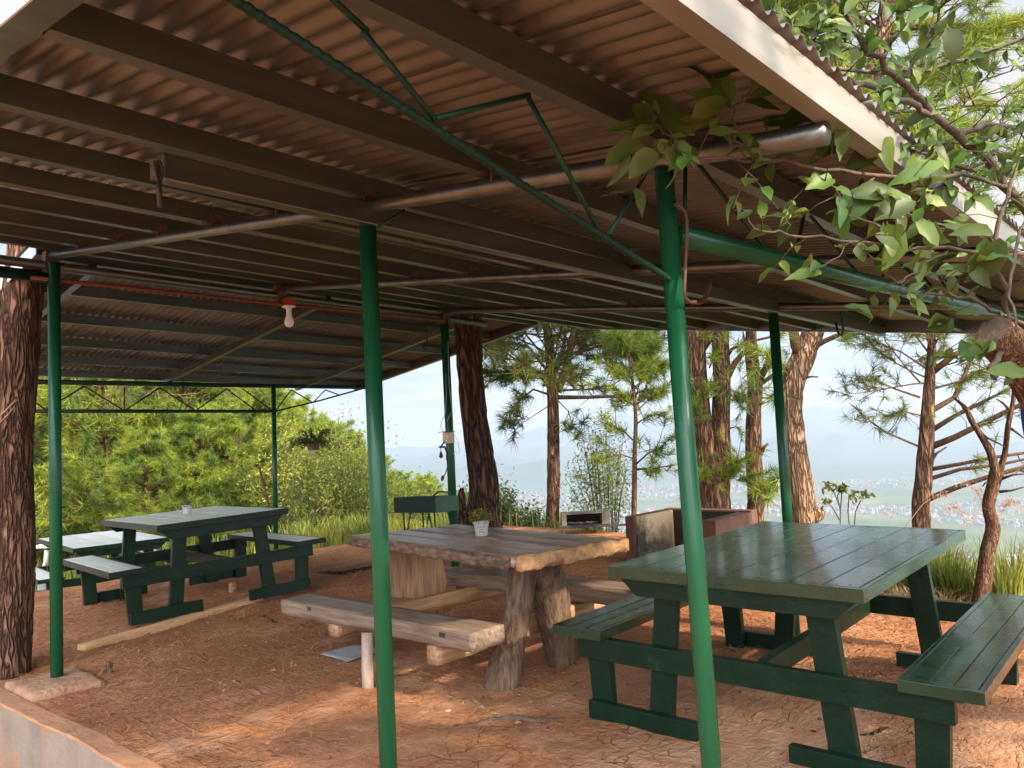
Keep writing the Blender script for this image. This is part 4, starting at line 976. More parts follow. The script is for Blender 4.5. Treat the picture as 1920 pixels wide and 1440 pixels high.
# pine with a forked crown right of the curved trunk
img_pine('upright pine with forked top and hanging twigs between the curved trunk and the young pine',
    [(1036, 995, 12.), (1038, 900, 12.), (1037, 800, 12.), (1036, 730, 12.), (1030, 650, 12.), (1022, 560, 12.1), (1020, 420, 12.3), (1010, 200, 12.5)],
    [.105, .098, .092, .085, .072, .06, .05, .03],
    [([(1045, 735, 12.), (1062, 690, 12.), (1072, 640, 12.2), (1085, 580, 12.4), (1100, 480, 12.6)], .065, .04, 3),
     ([(1045, 745, 12.), (1100, 745, 11.9), (1180, 742, 11.7), (1215, 730, 11.6)], .035, .01, 4),
     ([(1048, 732, 12.), (1100, 730, 12.2), (1150, 722, 12.3), (1190, 690, 12.4)], .02, .006, 5),
     ([(1030, 740, 12.), (1000, 730, 12.), (975, 750, 12.), (950, 775, 12.)], .02, .005, 6),
     ([(1030, 725, 12.), (995, 690, 12.), (960, 690, 12.), (925, 715, 12.)], .02, .005, 6),
     ([(1030, 700, 12.), (990, 650, 12.), (950, 640, 12.), (915, 650, 12.)], .025, .006, 9),
     ([(1045, 750, 11.9), (1065, 770, 11.8), (1075, 800, 11.7), (1095, 815, 11.7)], .010, .003, 4),
     ([(1030, 680, 12.), (980, 620, 12.), (940, 600, 12.)], .02, .005, 9),
     ([(1075, 640, 12.2), (1120, 650, 12.2), (1160, 660, 12.2), (1190, 640, 12.2)], .02, .005, 9),
     ([(1078, 620, 12.3), (1130, 610, 12.3), (1190, 600, 12.3), (1225, 620, 12.2)], .02, .005, 9),
     ([(1030, 760, 12.), (985, 790, 12.), (945, 790, 12.)], .008, .003, 4)],
    lambda p, rg: ring_specs(p, .46, .86, 74, lambda t: 1.75, .02, rg, (-.25, .45)), 11, BARKP, NEED_G, 52, .26, .013)
# slim young pine
def yp(p, rg): return ring_specs(p, .50, .97, 18, lambda t: .75*(1.15-t*.75), .012, rg, (.1, .8))
img_pine('slim young pine with bright tufts standing left of the second green post',
    [(1189, 985, 10.), (1190, 900, 10.), (1190, 850, 10.), (1192, 780, 10.), (1184, 700, 10.), (1177, 660, 10.), (1174, 640, 10.)], [.034, .032, .028, .024, .018, .012, .008],
    [([(1186, 825, 10.), (1170, 808, 9.9), (1150, 800, 9.8), (1125, 790, 9.7)], .012, .005, 7), ([(1188, 860, 10.), (1165, 852, 9.9), (1140, 858, 9.9), (1112, 862, 9.8)], .01, .004, 6),
     ([(1193, 870, 10.), (1215, 850, 9.9), (1240, 838, 9.8), (1262, 815, 9.8)], .012, .004, 8), ([(1193, 880, 10.), (1225, 878, 9.9), (1262, 872, 9.8)], .014, .005, 6),
     ([(1193, 795, 10.), (1215, 780, 9.9), (1255, 772, 9.8)], .010, .004, 5), ([(1190, 760, 10.), (1215, 745, 10.), (1240, 735, 10.), (1258, 715, 10.)], .012, .004, 9),
     ([(1186, 720, 10.), (1160, 700, 10.), (1148, 690, 10.)], .01, .004, 8), ([(1184, 700, 10.), (1205, 690, 10.), (1222, 680, 10.)], .01, .004, 8), ([(1178, 668, 10.), (1175, 645, 10.), (1174, 630, 10.)], .008, .003, 9)],
    yp, 21, BARKT, NEED_Y, 40, .19, .0085)
# double trunk behind the second post
img_pine('stout double trunked pine behind the second green post, twin stems joined low',
    [(1336, 985, 11.), (1335, 930, 11.), (1322, 880, 11.), (1317, 800, 11.), (1309, 720, 11.), (1305, 640, 11.), (1298, 580, 11.), (1285, 450, 11.1), (1270, 250, 11.3)],
    [.26, .25, .17, .135, .13, .135, .12, .11, .09],
    [([(1312, 655, 11.), (1330, 630, 11.), (1338, 595, 11.), (1342, 540, 11.)], .085, .06, 2),
     ([(1365, 705, 11.), (1378, 680, 10.9), (1395, 660, 10.8), (1422, 648, 10.7)], .05, .025, 2), ([(1364, 668, 11.), (1372, 655, 10.9), (1395, 643, 10.8), (1440, 633, 10.7), (1470, 622, 10.7)], .028, .012, 2),
     ([(1355, 900, 10.9), (1372, 880, 10.7), (1385, 862, 10.6)], .012, .006, 16), ([(1330, 900, 10.9), (1320, 885, 10.7), (1312, 870, 10.6)], .012, .006, 10), ([(1313, 760, 10.9), (1302, 770, 10.7), (1300, 755, 10.6)], .012, .006, 10),
     ([(1360, 805, 11.), (1380, 800, 10.9), (1392, 806, 10.9)], .012, .004, 1), ([(1330, 690, 11.), (1338, 670, 10.9), (1342, 655, 10.9)], .012, .004, 7), ([(1385, 890, 10.8), (1400, 895, 10.7), (1420, 890, 10.7)], .008, .003, 5),
     ([(1318, 740, 11.), (1330, 730, 10.8), (1334, 712, 10.8)], .01, .004, 6), ([(1350, 745, 10.9), (1375, 740, 10.8), (1395, 748, 10.8)], .01, .003, 6)],
    lambda p, rg: ring_specs(p, .82, 1., 12, lambda t: 1.8, .05, rg, (-.1, .5)), 31, BARKP, NEED_Y, 40, .2, .0095,
    extra=[([(1340, 960, 11.), (1350, 900, 11.), (1352, 850, 11.), (1352, 780, 11.), (1353, 700, 11.), (1351, 640, 11.), (1352, 580, 11.), (1360, 450, 11.1), (1366, 250, 11.2)], [.2, .15, .125, .125, .122, .115, .118, .10, .08])])
# single trunk with side limbs
img_pine('straight reddish pine with bare side limbs between the double trunk and the back post',
    [(1417, 990, 11.5), (1418, 930, 11.5), (1413, 850, 11.5), (1413, 780, 11.5), (1416, 720, 11.5), (1409, 660, 11.5), (1408, 590, 11.5), (1403, 450, 11.6), (1395, 250, 11.8)],
    [.125, .12, .12, .11, .105, .085, .072, .06, .045],
    [([(1422, 715, 11.5), (1436, 690, 11.4), (1448, 660, 11.3), (1462, 625, 11.2)], .055, .04, 2), ([(1424, 722, 11.5), (1440, 710, 11.4), (1470, 690, 11.3), (1500, 660, 11.2)], .035, .02, 4),
     ([(1402, 660, 11.5), (1396, 640, 11.4), (1393, 622, 11.3)], .03, .008, 0), ([(1425, 855, 11.5), (1433, 838, 11.4), (1440, 832, 11.4)], .03, .018, 1),
     ([(1404, 760, 11.5), (1390, 745, 11.4), (1382, 735, 11.3)], .01, .004, 6), ([(1420, 912, 11.4), (1435, 905, 11.3), (1447, 893, 11.2)], .008, .003, 2), ([(1420, 758, 11.5), (1428, 756, 11.4), (1434, 754, 11.4)], .028, .022, 0)],
    lambda p, rg: ring_specs(p, .82, 1., 12, lambda t: 1.7, .04, rg, (-.1, .5)), 41, BARKP, NEED_G, 36, .2, .010)
# crooked pale trunk
img_pine('crooked pale barked pine with a burl at its foot behind the back right post',
    [(1506, 985, 9.5), (1500, 920, 9.5), (1490, 850, 9.5), (1482, 780, 9.5), (1486, 720, 9.5), (1506, 670, 9.5), (1525, 620, 9.5), (1545, 580, 9.5), (1578, 430, 9.5), (1610, 250, 9.4), (1640, 120, 9.3), (1672, -40, 9.2), (1700, -300, 9.3)],
    [.17, .155, .15, .15, .14, .135, .12, .115, .11, .10, .09, .085, .05],
    [([(1500, 665, 9.5), (1492, 645, 9.45), (1487, 620, 9.4), (1485, 612, 9.4)], .075, .05, 0), ([(1520, 655, 9.5), (1545, 640, 9.4), (1580, 625, 9.2), (1620, 605, 9.1), (1665, 590, 9.0)], .035, .018, 3),
     ([(1480, 720, 9.5), (1465, 735, 9.4), (1440, 745, 9.3)], .03, .012, 2), ([(1480, 690, 9.5), (1460, 680, 9.4), (1440, 660, 9.3)], .02, .008, 5), ([(1512, 708, 9.5), (1522, 706, 9.4), (1534, 707, 9.4)], .014, .008, 0),
     ([(1475, 900, 9.5), (1450, 905, 9.4), (1430, 915, 9.4)], .012, .004, 5), ([(1640, 110, 9.3), (1690, 55, 9.1), (1760, 45, 8.9), (1860, 48, 8.7), (1960, 30, 8.5)], .04, .015, 26),
     ([(1615, 230, 9.4), (1560, 180, 9.2), (1500, 110, 9.), (1450, 60, 8.9)], .035, .012, 26), ([(1625, 180, 9.4), (1680, 150, 9.3), (1740, 140, 9.2), (1800, 120, 9.1)], .03, .01, 24),
     ([(1650, 60, 9.3), (1600, 20, 9.2), (1540, 0, 9.1), (1480, -20, 9.)], .03, .01, 24), ([(1610, 250, 9.4), (1650, 240, 9.2), (1700, 230, 9.1), (1750, 240, 9.)], .025, .008, 20), ([(1660, 20, 9.2), (1720, -20, 9.1), (1800, -30, 9.)], .03, .01, 20),
     ([(1600, 300, 9.4), (1660, 300, 9.2), (1730, 320, 9.), (1800, 310, 8.9)], .025, .008, 20), ([(1560, 520, 9.4), (1600, 470, 9.3), (1650, 440, 9.2)], .02, .008, 6)],
    lambda p, rg: ring_specs(p, .66, .97, 80, lambda t: 1.8, .024, rg, (-.45, .45)), 51, BARKL, NEED_Y, 60, .24, .011,
    extra=[([(1502, 985, 9.45), (1520, 972, 9.4), (1536, 962, 9.38), (1542, 958, 9.36)], [.12, .09, .085, .05])], amp=.2)
# airy pine with many side branches at the right
rg_ = random.Random(9)
lb_ = [([(1725, 838, 9.), (1660, 810, 9.), (1620, 780, 9.), (1592, 755, 9.)], .014, .003, 4), ([(1725, 745, 9.), (1680, 730, 9.), (1640, 712, 9.), (1608, 705, 9.)], .014, .004, 6),
    ([(1728, 720, 9.), (1700, 690, 9.), (1660, 640, 9.), (1650, 600, 9.)], .012, .003, 4), ([(1735, 690, 9.), (1690, 660, 9.), (1640, 640, 9.), (1620, 630, 9.)], .012, .004, 6),
    ([(1745, 838, 9.), (1790, 820, 8.8), (1840, 795, 8.6), (1900, 765, 8.4), (1960, 740, 8.2)], .038, .02, 5), ([(1745, 808, 9.), (1790, 780, 8.9), (1840, 755, 8.7), (1900, 725, 8.5)], .03, .012, 5),
    ([(1747, 770, 9.), (1790, 745, 9.1), (1810, 700, 9.2), (1830, 650, 9.3), (1840, 610, 9.4)], .035, .012, 9), ([(1745, 700, 9.), (1790, 665, 8.9), (1850, 640, 8.8), (1900, 600, 8.7)], .04, .015, 8),
    ([(1742, 640, 9.), (1770, 610, 9.), (1800, 580, 9.), (1830, 540, 9.)], .025, .01, 8), ([(1745, 880, 9.), (1800, 870, 8.8), (1860, 858, 8.6), (1950, 845, 8.4)], .024, .014, 3),
    ([(1743, 898, 9.), (1800, 880, 8.9), (1870, 872, 8.7), (1950, 855, 8.5)], .024, .012, 2), ([(1742, 935, 9.), (1790, 915, 8.7), (1850, 895, 8.5), (1960, 865, 8.2)], .034, .02, 2), ([(1744, 868, 9.), (1756, 850, 8.95), (1775, 838, 8.9)], .02, .008, 0),
    ([(1738, 605, 9.), (1700, 590, 9.), (1672, 560, 9.)], .014, .004, 7), ([(1730, 780, 9.), (1690, 770, 9.), (1650, 785, 9.)], .01, .003, 7), ([(1740, 660, 9.), (1710, 620, 9.), (1690, 600, 9.)], .012, .004, 8), ([(1745, 730, 9.), (1800, 715, 9.), (1850, 690, 9.)], .014, .005, 10)]
img_pine('airy pine with many long bare branches reaching right at the right side of the view',
    [(1728, 990, 9.), (1732, 900, 9.), (1737, 830, 9.), (1740, 760, 9.), (1744, 700, 9.), (1747, 640, 9.), (1748, 590, 9.), (1750, 450, 9.1), (1755, 250, 9.2)], [.098, .09, .082, .068, .055, .045, .036, .03, .02], lb_,
    lambda p, rg: ring_specs(p, .45, 1., 26, lambda t: 1.0, .014, rg, (-.2, .5)), 61, BARKP, NEED_G, 34, .18, .008)
# small crooked bare tree by the right bench
p = [at(1836, 1150, 5.4), at(1846, 1080, 5.4), at(1850, 1040, 5.4), at(1862, 990, 5.4), at(1853, 950, 5.4), at(1862, 910, 5.4), at(1869, 885, 5.4)]
t = thing('small_tree', 'small crooked bare forked tree rising from the grass behind the right bench', 'tree', (p[0].x, p[0].y, gz(p[0].x, p[0].y)))
b = bark_trunk([base_on(p[0])]+p, [.062, .054, .048, .046, .045, .040, .042, .046], 16, .02, .14, seed=8.)
e = bark_trunk([at(1867, 892, 5.4), at(1858, 850, 5.4), at(1835, 810, 5.4), at(1822, 790, 5.4), at(1810, 765, 5.4), at(1788, 746, 5.4)], [.03, .026, .02, .019, .015, .006], 12, .02, .1, seed=2.); b.add(e.v, e.f, True)
e = bark_trunk([at(1872, 892, 5.4), at(1884, 850, 5.4), at(1890, 800, 5.3), at(1901, 740, 5.3), at(1903, 640, 5.3), at(1915, 520, 5.3)], [.026, .018, .017, .014, .012, .008], 12, .02, .1, seed=3.); b.add(e.v, e.f, True)
b.build('trunk', BARKT, t)
b = MB()
for px in ([(1874, 922, 5.4), (1895, 920, 5.35), (1925, 912, 5.3)], [(1872, 900, 5.4), (1900, 890, 5.3), (1930, 888, 5.3)], [(1834, 808, 5.4), (1850, 820, 5.4), (1885, 838, 5.35)], [(1868, 905, 5.4), (1848, 905, 5.4), (1842, 912, 5.4)], [(1890, 800, 5.3), (1905, 810, 5.3), (1920, 822, 5.2)],
           [(1858, 955, 5.4), (1848, 955, 5.38), (1844, 952, 5.38)], [(1894, 770, 5.3), (1880, 755, 5.3), (1868, 748, 5.3)]):
    img_limb(b, px, .011, .004, 6)
b.build('branches', BARKT, t)
# ------------------------------------------------------------------ broad leaved tree leaning in from the right
t = thing('broadleaf_tree', 'broad leaved tree with a sawn limb, its leafy twigs hanging in from the upper right', 'tree', tuple(at(2090, 1500, 2.3)))
D = 2.15
b = bark_trunk([at(2120, 1750, 2.4), at(2080, 1300, 2.35), at(2030, 950, 2.3), at(1985, 790, 2.25), at(1930, 690, 2.2), at(1875, 636, 2.15), at(1862, 622, 2.14)], [.11, .085, .075, .07, .062, .055, .052], 24, .02, .10, seed=5.)
b.build('trunk', BARKT, t)
b = MB(); c = at(1861, 621, 2.138); dn = (at(1862, 622, 2.14)-at(1875, 636, 2.15)).normalized(); sd = dn.orthogonal().normalized(); s2 = dn.cross(sd)
for ph in range(14):
    pass
b.add([c+dn*.002+(sd*math.cos(k*.4488)+s2*math.sin(k*.4488))*.047*(1+.12*math.sin(k*3)) for k in range(14)], [tuple(range(14))]); b.build('sawn_end', mat('old sawn wood', (.13, .085, .045), .85, (.06, .042, .028), 18, bump=.4), t)
BR = [ # pixel polylines with depth, start radius, end radius
 ([(2060, 640, 2.5), (1990, 480, 2.4), (1900, 360, 2.3), (1850, 300, 2.25), (1800, 255, 2.2), (1745, 205, 2.15), (1690, 150, 2.1), (1630, 95, 2.05), (1590, 40, 2.0), (1560, -30, 2.0)], .017, .006),
 ([(1760, 220, 2.17), (1700, 190, 2.1), (1620, 165, 2.05), (1560, 140, 2.0), (1470, 115, 1.95), (1400, 75, 1.9), (1340, 20, 1.85), (1300, -20, 1.85)], .009, .004),
 ([(1800, 255, 2.2), (1850, 232, 2.2), (1920, 240, 2.2), (1990, 250, 2.2)], .010, .006),
 ([(1550, 130, 2.4), (1640, 135, 2.4), (1740, 130, 2.4), (1830, 105, 2.4), (1960, 60, 2.4)], .006, .006),
 ([(1900, 350, 2.3), (1800, 330, 2.15), (1640, 330, 1.95), (1500, 310, 1.8), (1400, 296, 1.75), (1290, 292, 1.7), (1240, 268, 1.68)], .006, .0022),
 ([(1960, 480, 2.3), (1880, 480, 2.15), (1780, 465, 2.0), (1700, 470, 1.9), (1600, 452, 1.82), (1480, 440, 1.75), (1412, 428, 1.7)], .006, .002),
 ([(1980, 640, 2.3), (1900, 600, 2.2), (1820, 560, 2.1), (1740, 550, 2.05), (1690, 556, 2.0)], .006, .003),
 ([(1830, 325, 2.2), (1740, 290, 2.1), (1660, 262, 2.0), (1580, 215, 1.95), (1500, 195, 1.9)], .005, .002),
 ([(1892, 620, 2.2), (1885, 560, 2.15), (1870, 500, 2.1), (1868, 420, 2.1), (1905, 320, 2.1)], .009, .005),
 ([(1400, 296, 1.75), (1380, 250, 1.74), (1370, 200, 1.73), (1340, 150, 1.72), (1325, 128, 1.72)], .0026, .0014),
 ([(1370, 205, 1.73), (1395, 185, 1.73), (1410, 160, 1.73), (1418, 120, 1.73)], .002, .0012),
 ([(1290, 292, 1.7), (1255, 255, 1.69), (1220, 235, 1.68), (1180, 240, 1.67)], .002, .001),
 ([(1480, 440, 1.75), (1476, 405, 1.74), (1482, 380, 1.74)], .0016, .001), ([(1412, 428, 1.7), (1395, 392, 1.7), (1372, 400, 1.7)], .0016, .001),
 ([(1700, 470, 1.9), (1660, 430, 1.85), (1600, 405, 1.82), (1570, 385, 1.8)], .003, .0015), ([(1640, 330, 1.95), (1600, 370, 1.9), (1560, 350, 1.85), (1520, 340, 1.84)], .003, .0015),
 ([(1780, 465, 2.0), (1720, 510, 1.95), (1680, 530, 1.9), (1640, 500, 1.9)], .003, .0015), ([(1600, 452, 1.82), (1560, 490, 1.8), (1520, 505, 1.8)], .002, .001), ([(1880, 480, 2.15), (1840, 430, 2.1), (1760, 420, 2.0), (1700, 400, 1.95)], .004, .002),
 ([(1850, 300, 2.25), (1780, 330, 2.2), (1720, 380, 2.1), (1650, 390, 2.0)], .004, .002), ([(1905, 640, 2.2), (1878, 655, 2.12), (1860, 690, 2.08), (1864, 712, 2.07)], .010, .006), ([(1930, 380, 2.2), (1905, 450, 2.1), (1890, 540, 2.0), (1905, 620, 1.95)], .005, .003),
 ([(1620, 90, 2.05), (1560, 95, 2.0), (1500, 60, 1.95), (1440, 20, 1.9)], .004, .002), ([(1690, 150, 2.1), (1740, 80, 2.1), (1760, 20, 2.1), (1790, -30, 2.1)], .005, .003)]
b = MB(); leaves = []; rl = random.Random(12)
polys = []
for pix, r0, r1 in BR:
    pts = [at(*q) for q in pix]; dense = []
    for i in range(len(pts)-1):
        for k in range(4): dense.append(pts[i].lerp(pts[i+1], k/4)+V((rl.gauss(0, .004), rl.gauss(0, .004), rl.gauss(0, .004))))
    dense.append(pts[-1]); polys.append((dense, r0, r1))
    b.tube(dense, [r0+(r1-r0)*i/(len(dense)-1) for i in range(len(dense))], 8)
tw = b
def leaf_at(p, d, L, up=None):
    u = up or V((rl.gauss(-.45, .5), rl.gauss(-.45, .5), .75)); L *= rl.uniform(.6, 1.2); leaves.append((p, d, u, L, L*rl.uniform(.52, .70), rl.uniform(-.1, .6)))
def leafy(pts, n, L0, twig=True):
    for k in range(n):
        u = rl.uniform(.12, 1); q = lerp_path(pts, u); d = (pts[-1]-pts[0]).normalized()
        side = d.cross(V((0, 0, 1))).normalized()*rl.choice((-1, 1))
        dd = side*rl.uniform(.3, 1)+d*rl.uniform(-.1, .9)+V((0, 0, rl.uniform(-.9, .5)))
        if twig and rl.random() < .6:
            Lt = rl.uniform(.06, .2); tp = [q, q+dd.normalized()*Lt*.5+V((0, 0, .01)), q+dd.normalized()*Lt]
            tw.tube(tp, [.0016, .0013, .001], 5)
            for j in range(rl.randint(2, 4)):
                e = lerp_path(tp, rl.uniform(.4, 1)); leaf_at(e, dd.normalized()*.6+rv(.6)+V((0, 0, -.15)), L0*rl.uniform(.7, 1.2))
        else: leaf_at(q, dd, L0*rl.uniform(.7, 1.2))
nl = [40, 34, 16, 30, 15, 12, 8, 24, 9, 0, 0, 0, 0, 0, 6, 5, 6, 2, 13, 18, 2, 8, 26, 24]
for (dense, r0, r1), n in zip(polys, nl): leafy(dense, n, .060)
# unseen crown branches to the right, added to shade the foreground soil
for k in range(110):
    a = rl.uniform(0, 6.283); c0 = at(1985, 790, 2.25)+V((.3, -.6, .1)); c1 = V((rl.uniform(.7, 4.6), rl.uniform(-2.7, -.85), rl.uniform(1.15, 3.3)))
    if (c1-EYEV).dot(_f) > .05 and abs((c1-EYEV).dot(_r))/(c1-EYEV).dot(_f) < 1.05: continue
    mid = c0.lerp(c1, .5)+V((0, 0, .25)); pl_ = [c0, mid, c1]; b.tube(pl_, [.016, .009, .003], 7); leafy([mid, c0.lerp(c1, .8)+V((0, 0, .08)), c1], 30, .085)
# the twig end that stands out against the roof, leaf by leaf
def px_leaf(ax, ay, bx, by, d, tilt=0., wide=.55):
    a = at(ax, ay, d); c = at(bx, by, d+rl.uniform(-.03, .03)); L = (c-a).length
    up_ = (-_f*.8+_u*.5+_r*tilt); leaves.append((a, c-a, up_, L, L*wide*1.3, rl.uniform(.0, .3)))
for l in ((1570, 222, 1500, 265, 1.9, .1, .5), (1610, 232, 1545, 290, 1.92, .3, .5), (1590, 205, 1520, 225, 1.9, .0, .4), (1660, 262, 1600, 250, 1.95, .2, .5), (1640, 265, 1590, 320, 1.95, .5, .5), (1530, 200, 1465, 235, 1.88, .1, .45), (1500, 196, 1440, 182, 1.88, .0, .45), (1580, 212, 1560, 270, 1.9, .6, .5), (1700, 285, 1640, 300, 2., .1, .5), (1720, 288, 1700, 345, 2., .4, .5), (1370, 200, 1290, 158, 1.73, .1, .36), (1330, 150, 1287, 112, 1.72, .2, .6), (1340, 145, 1395, 122, 1.72, 0, .5), (1410, 165, 1422, 105, 1.73, .5, .55), (1375, 190, 1330, 132, 1.73, 0, .5), (1260, 250, 1212, 160, 1.69, .3, .45), (1215, 230, 1190, 188, 1.68, -.3, .62), (1220, 228, 1228, 185, 1.68, .5, .5),
          (1235, 240, 1140, 240, 1.68, 0, .34), (1225, 240, 1185, 258, 1.68, .1, .5), (1290, 235, 1245, 200, 1.7, .2, .55), (1300, 225, 1365, 185, 1.7, .1, .5), (1255, 250, 1345, 215, 1.7, .0, .34), (1340, 235, 1375, 270, 1.72, .6, .7), (1380, 250, 1412, 285, 1.74, .6, .7), (1400, 280, 1428, 300, 1.75, .3, .6),
          (1245, 262, 1225, 290, 1.69, .2, .7), (1230, 285, 1180, 325, 1.68, .1, .55), (1200, 262, 1130, 305, 1.67, .1, .5), (1240, 262, 1250, 290, 1.69, -.3, .7), (1180, 290, 1146, 350, 1.67, .9, .25), (1405, 180, 1500, 158, 1.75, .1, .3), (1398, 190, 1470, 200, 1.75, .2, .4),
          (1505, 330, 1515, 345, 1.84, 0, .8), (1560, 335, 1512, 352, 1.85, .1, .6), (1640, 360, 1560, 415, 1.84, .2, .5), (1600, 370, 1695, 355, 1.84, .1, .45), (1710, 375, 1640, 410, 1.88, .1, .5), (1680, 430, 1645, 505, 1.86, .7, .55), (1690, 425, 1655, 508, 1.86, .4, .5), (1880, 450, 1820, 535, 1.9, .5, .6),
          (1860, 440, 1790, 428, 1.9, .0, .36), (1440, 380, 1418, 402, 1.7, .4, .5), (1410, 395, 1382, 412, 1.7, .2, .4), (1480, 400, 1462, 430, 1.74, .6, .45), (1490, 385, 1482, 372, 1.74, .4, .6), (1520, 475, 1505, 510, 1.8, .6, .5), (1540, 512, 1475, 515, 1.8, .1, .3), 
          (1770, 305, 1665, 335, 1.92, .1, .3), (1640, 200, 1590, 190, 1.95, 0, .4), (1420, 45, 1440, 15, 1.9, .2, .8), (1410, 60, 1435, 15, 1.9, .3, .6), (1270, 30, 1218, 25, 1.85, .2, .55), (1900, 690, 1865, 685, 2., .2, .5), (1920, 700, 1855, 690, 1.95, .1, .5)):
    px_leaf(*l)
tw.build('branches', TWIG, t)
leaves_obj('leaves', leaves, LEAF, t, seg=5)
# ------------------------------------------------------------------ plants on the brow
def grass_clump(label, c, n, L, m, spread=.18, lean=.6, dirb=V((0, 0, 0)), cat='grass', group='grass tufts at the edge of the yard', wd=.010):
    rg = random.Random(int(c[0]*100+c[1]*1000)); tr = []
    for _ in range(n):
        a = rg.uniform(0, 6.28); r = spread*rg.random()**.7; p = V(c)+V((r*math.cos(a), r*math.sin(a), 0)); p.z = gz(p.x, p.y)-.01
        a2 = a+rg.gauss(0, .6); out = V((math.cos(a2), math.sin(a2), 0))*rg.uniform(.1, lean)+dirb; l = L*rg.uniform(.5, 1.1)
        sd = V((-math.sin(a2), math.cos(a2), 0))*wd*.5; prev = None
        for k in range(5):
            u = k/4; q = p+V((0, 0, l*u*(1-.35*u*u*lean)))+out*l*u*u; w = sd*(1-u*.95)
            if prev: tr += [(prev[0], prev[1], q+w), (prev[0], q+w, q-w)]
            prev = (q-w, q+w)
    o = tri_obj('grass_tuft', [[tuple(v) for v in t_] for t_ in tr], m)
    return tag(o, label, cat, group)
GL = 'tuft of long bright green grass arching at the brow behind the near green table'
for (px, py, n, L) in ((1720, 1105, 230, .42), (1760, 1112, 260, .46), (1800, 1118, 240, .42), (1690, 1090, 160, .36), (1740, 1095, 240, .5), (1780, 1100, 240, .48)):
    p = onz(px, py, 0); grass_clump(GL, (p.x, p.y, 0), n, L, GRASS)
GR = 'tall broad bladed grass clump beside the right bench at the picture edge'
for (px, py, n, L) in ((1870, 1130, 90, .5), (1905, 1128, 90, .55), (1940, 1120, 90, .5)):
    p = onz(px, py, 0); grass_clump(GR, (p.x, p.y, 0), n, L, GRASS, wd=.018, lean=.35)
p = onz(1655, 1092, 0); grass_clump('short yellow green tuft seen below the near table top', (p.x, p.y, 0), 120, .2, GRASS, lean=.8)
for (px, py) in ((1730, 1128), (1770, 1132), (1700, 1116)):
    p = onz(px, py, 0); grass_clump('dry straw coloured tuft at the foot of the green grass behind the near table', (p.x, p.y, 0), 150, .16, STRAW, lean=1.1, spread=.22, group='dry tufts')
# tall plumes of grass
def plume(label, pix, d):
    pts = [at(a, c, d) for a, c in pix]; t = thing('grass_plume', label, 'grass', tuple(pts[0]), group='flowering grass stalks'); b = MB()
    dense = [lerp_path(pts, i/14) for i in range(15)]; foot = V((pts[0].x, pts[0].y, gz(pts[0].x, pts[0].y)))
    b.tube([foot]+dense, [.004]+[.0035-.0025*i/14 for i in range(15)], 5); b.build('stalk', STRAW, t)
    it = []
    for k in range(80):
        u = random.uniform(.5, 1); q = lerp_path(pts, u); it.append((q+rv(.018), rv()+V((0, 0, -.5)), rv(), random.uniform(.015, .03), .008, .2))
    leaves_obj('seed_head', it, mat('seed heads', (.30, .15, .12), .7, (.42, .26, .20), 20, trans=.3) if 'SEEDM' not in globals() else SEEDM, t)
SEEDM = mat('seed heads', (.30, .15, .12), .7, (.42, .26, .20), 20, trans=.3)
for pix in ([(1790, 1010), (1815, 970), (1838, 935), (1825, 912), (1800, 905)], [(1800, 1005), (1835, 960), (1848, 930), (1832, 915)], [(1740, 1000), (1770, 960), (1790, 945), (1810, 965)], [(1850, 1000), (1880, 955), (1900, 938), (1915, 960)], [(1700, 985), (1730, 945), (1762, 925), (1775, 930)], [(1860, 990), (1885, 950), (1893, 940), (1880, 950)]):
    plume('tall flowering grass stalk with pinkish drooping seed head against the valley', pix, 6.9)
# small bush with drooping leaves
c = at(1590, 1000, 8.2); t = thing('leafy_shrub', 'small thin stemmed shrub with drooping leaf clusters right of the crooked trunk', 'shrub', (c.x, c.y, gz(c.x, c.y)))
b = MB(); it = []
for pix in ([(1575, 1000), (1576, 955), (1565, 925), (1555, 910)], [(1576, 955), (1578, 930), (1578, 915)], [(1594, 1000), (1590, 960), (1592, 930), (1602, 928)], [(1601, 1000), (1604, 960), (1615, 935), (1622, 925)], [(1574, 975), (1560, 950), (1550, 940)], [(1576, 958), (1570, 930), (1580, 912)]):
    pts = [at(a, q, 8.2) for a, q in pix]; b.tube([V((pts[0].x, pts[0].y, gz(pts[0].x, pts[0].y)))]+pts if pix[0][1] > 990 else pts, .006, 6)
    for k in range(26): it.append((pts[-1]+rv(.028), rv()+V((0, 0, -.9)), rv(), random.uniform(.04, .065), .032, .3))
b.build('stems', TWIG, t); leaves_obj('foliage', it, leafmat('olive leaves', (.07, .10, .02), (.15, .15, .04), 14, .3), t)
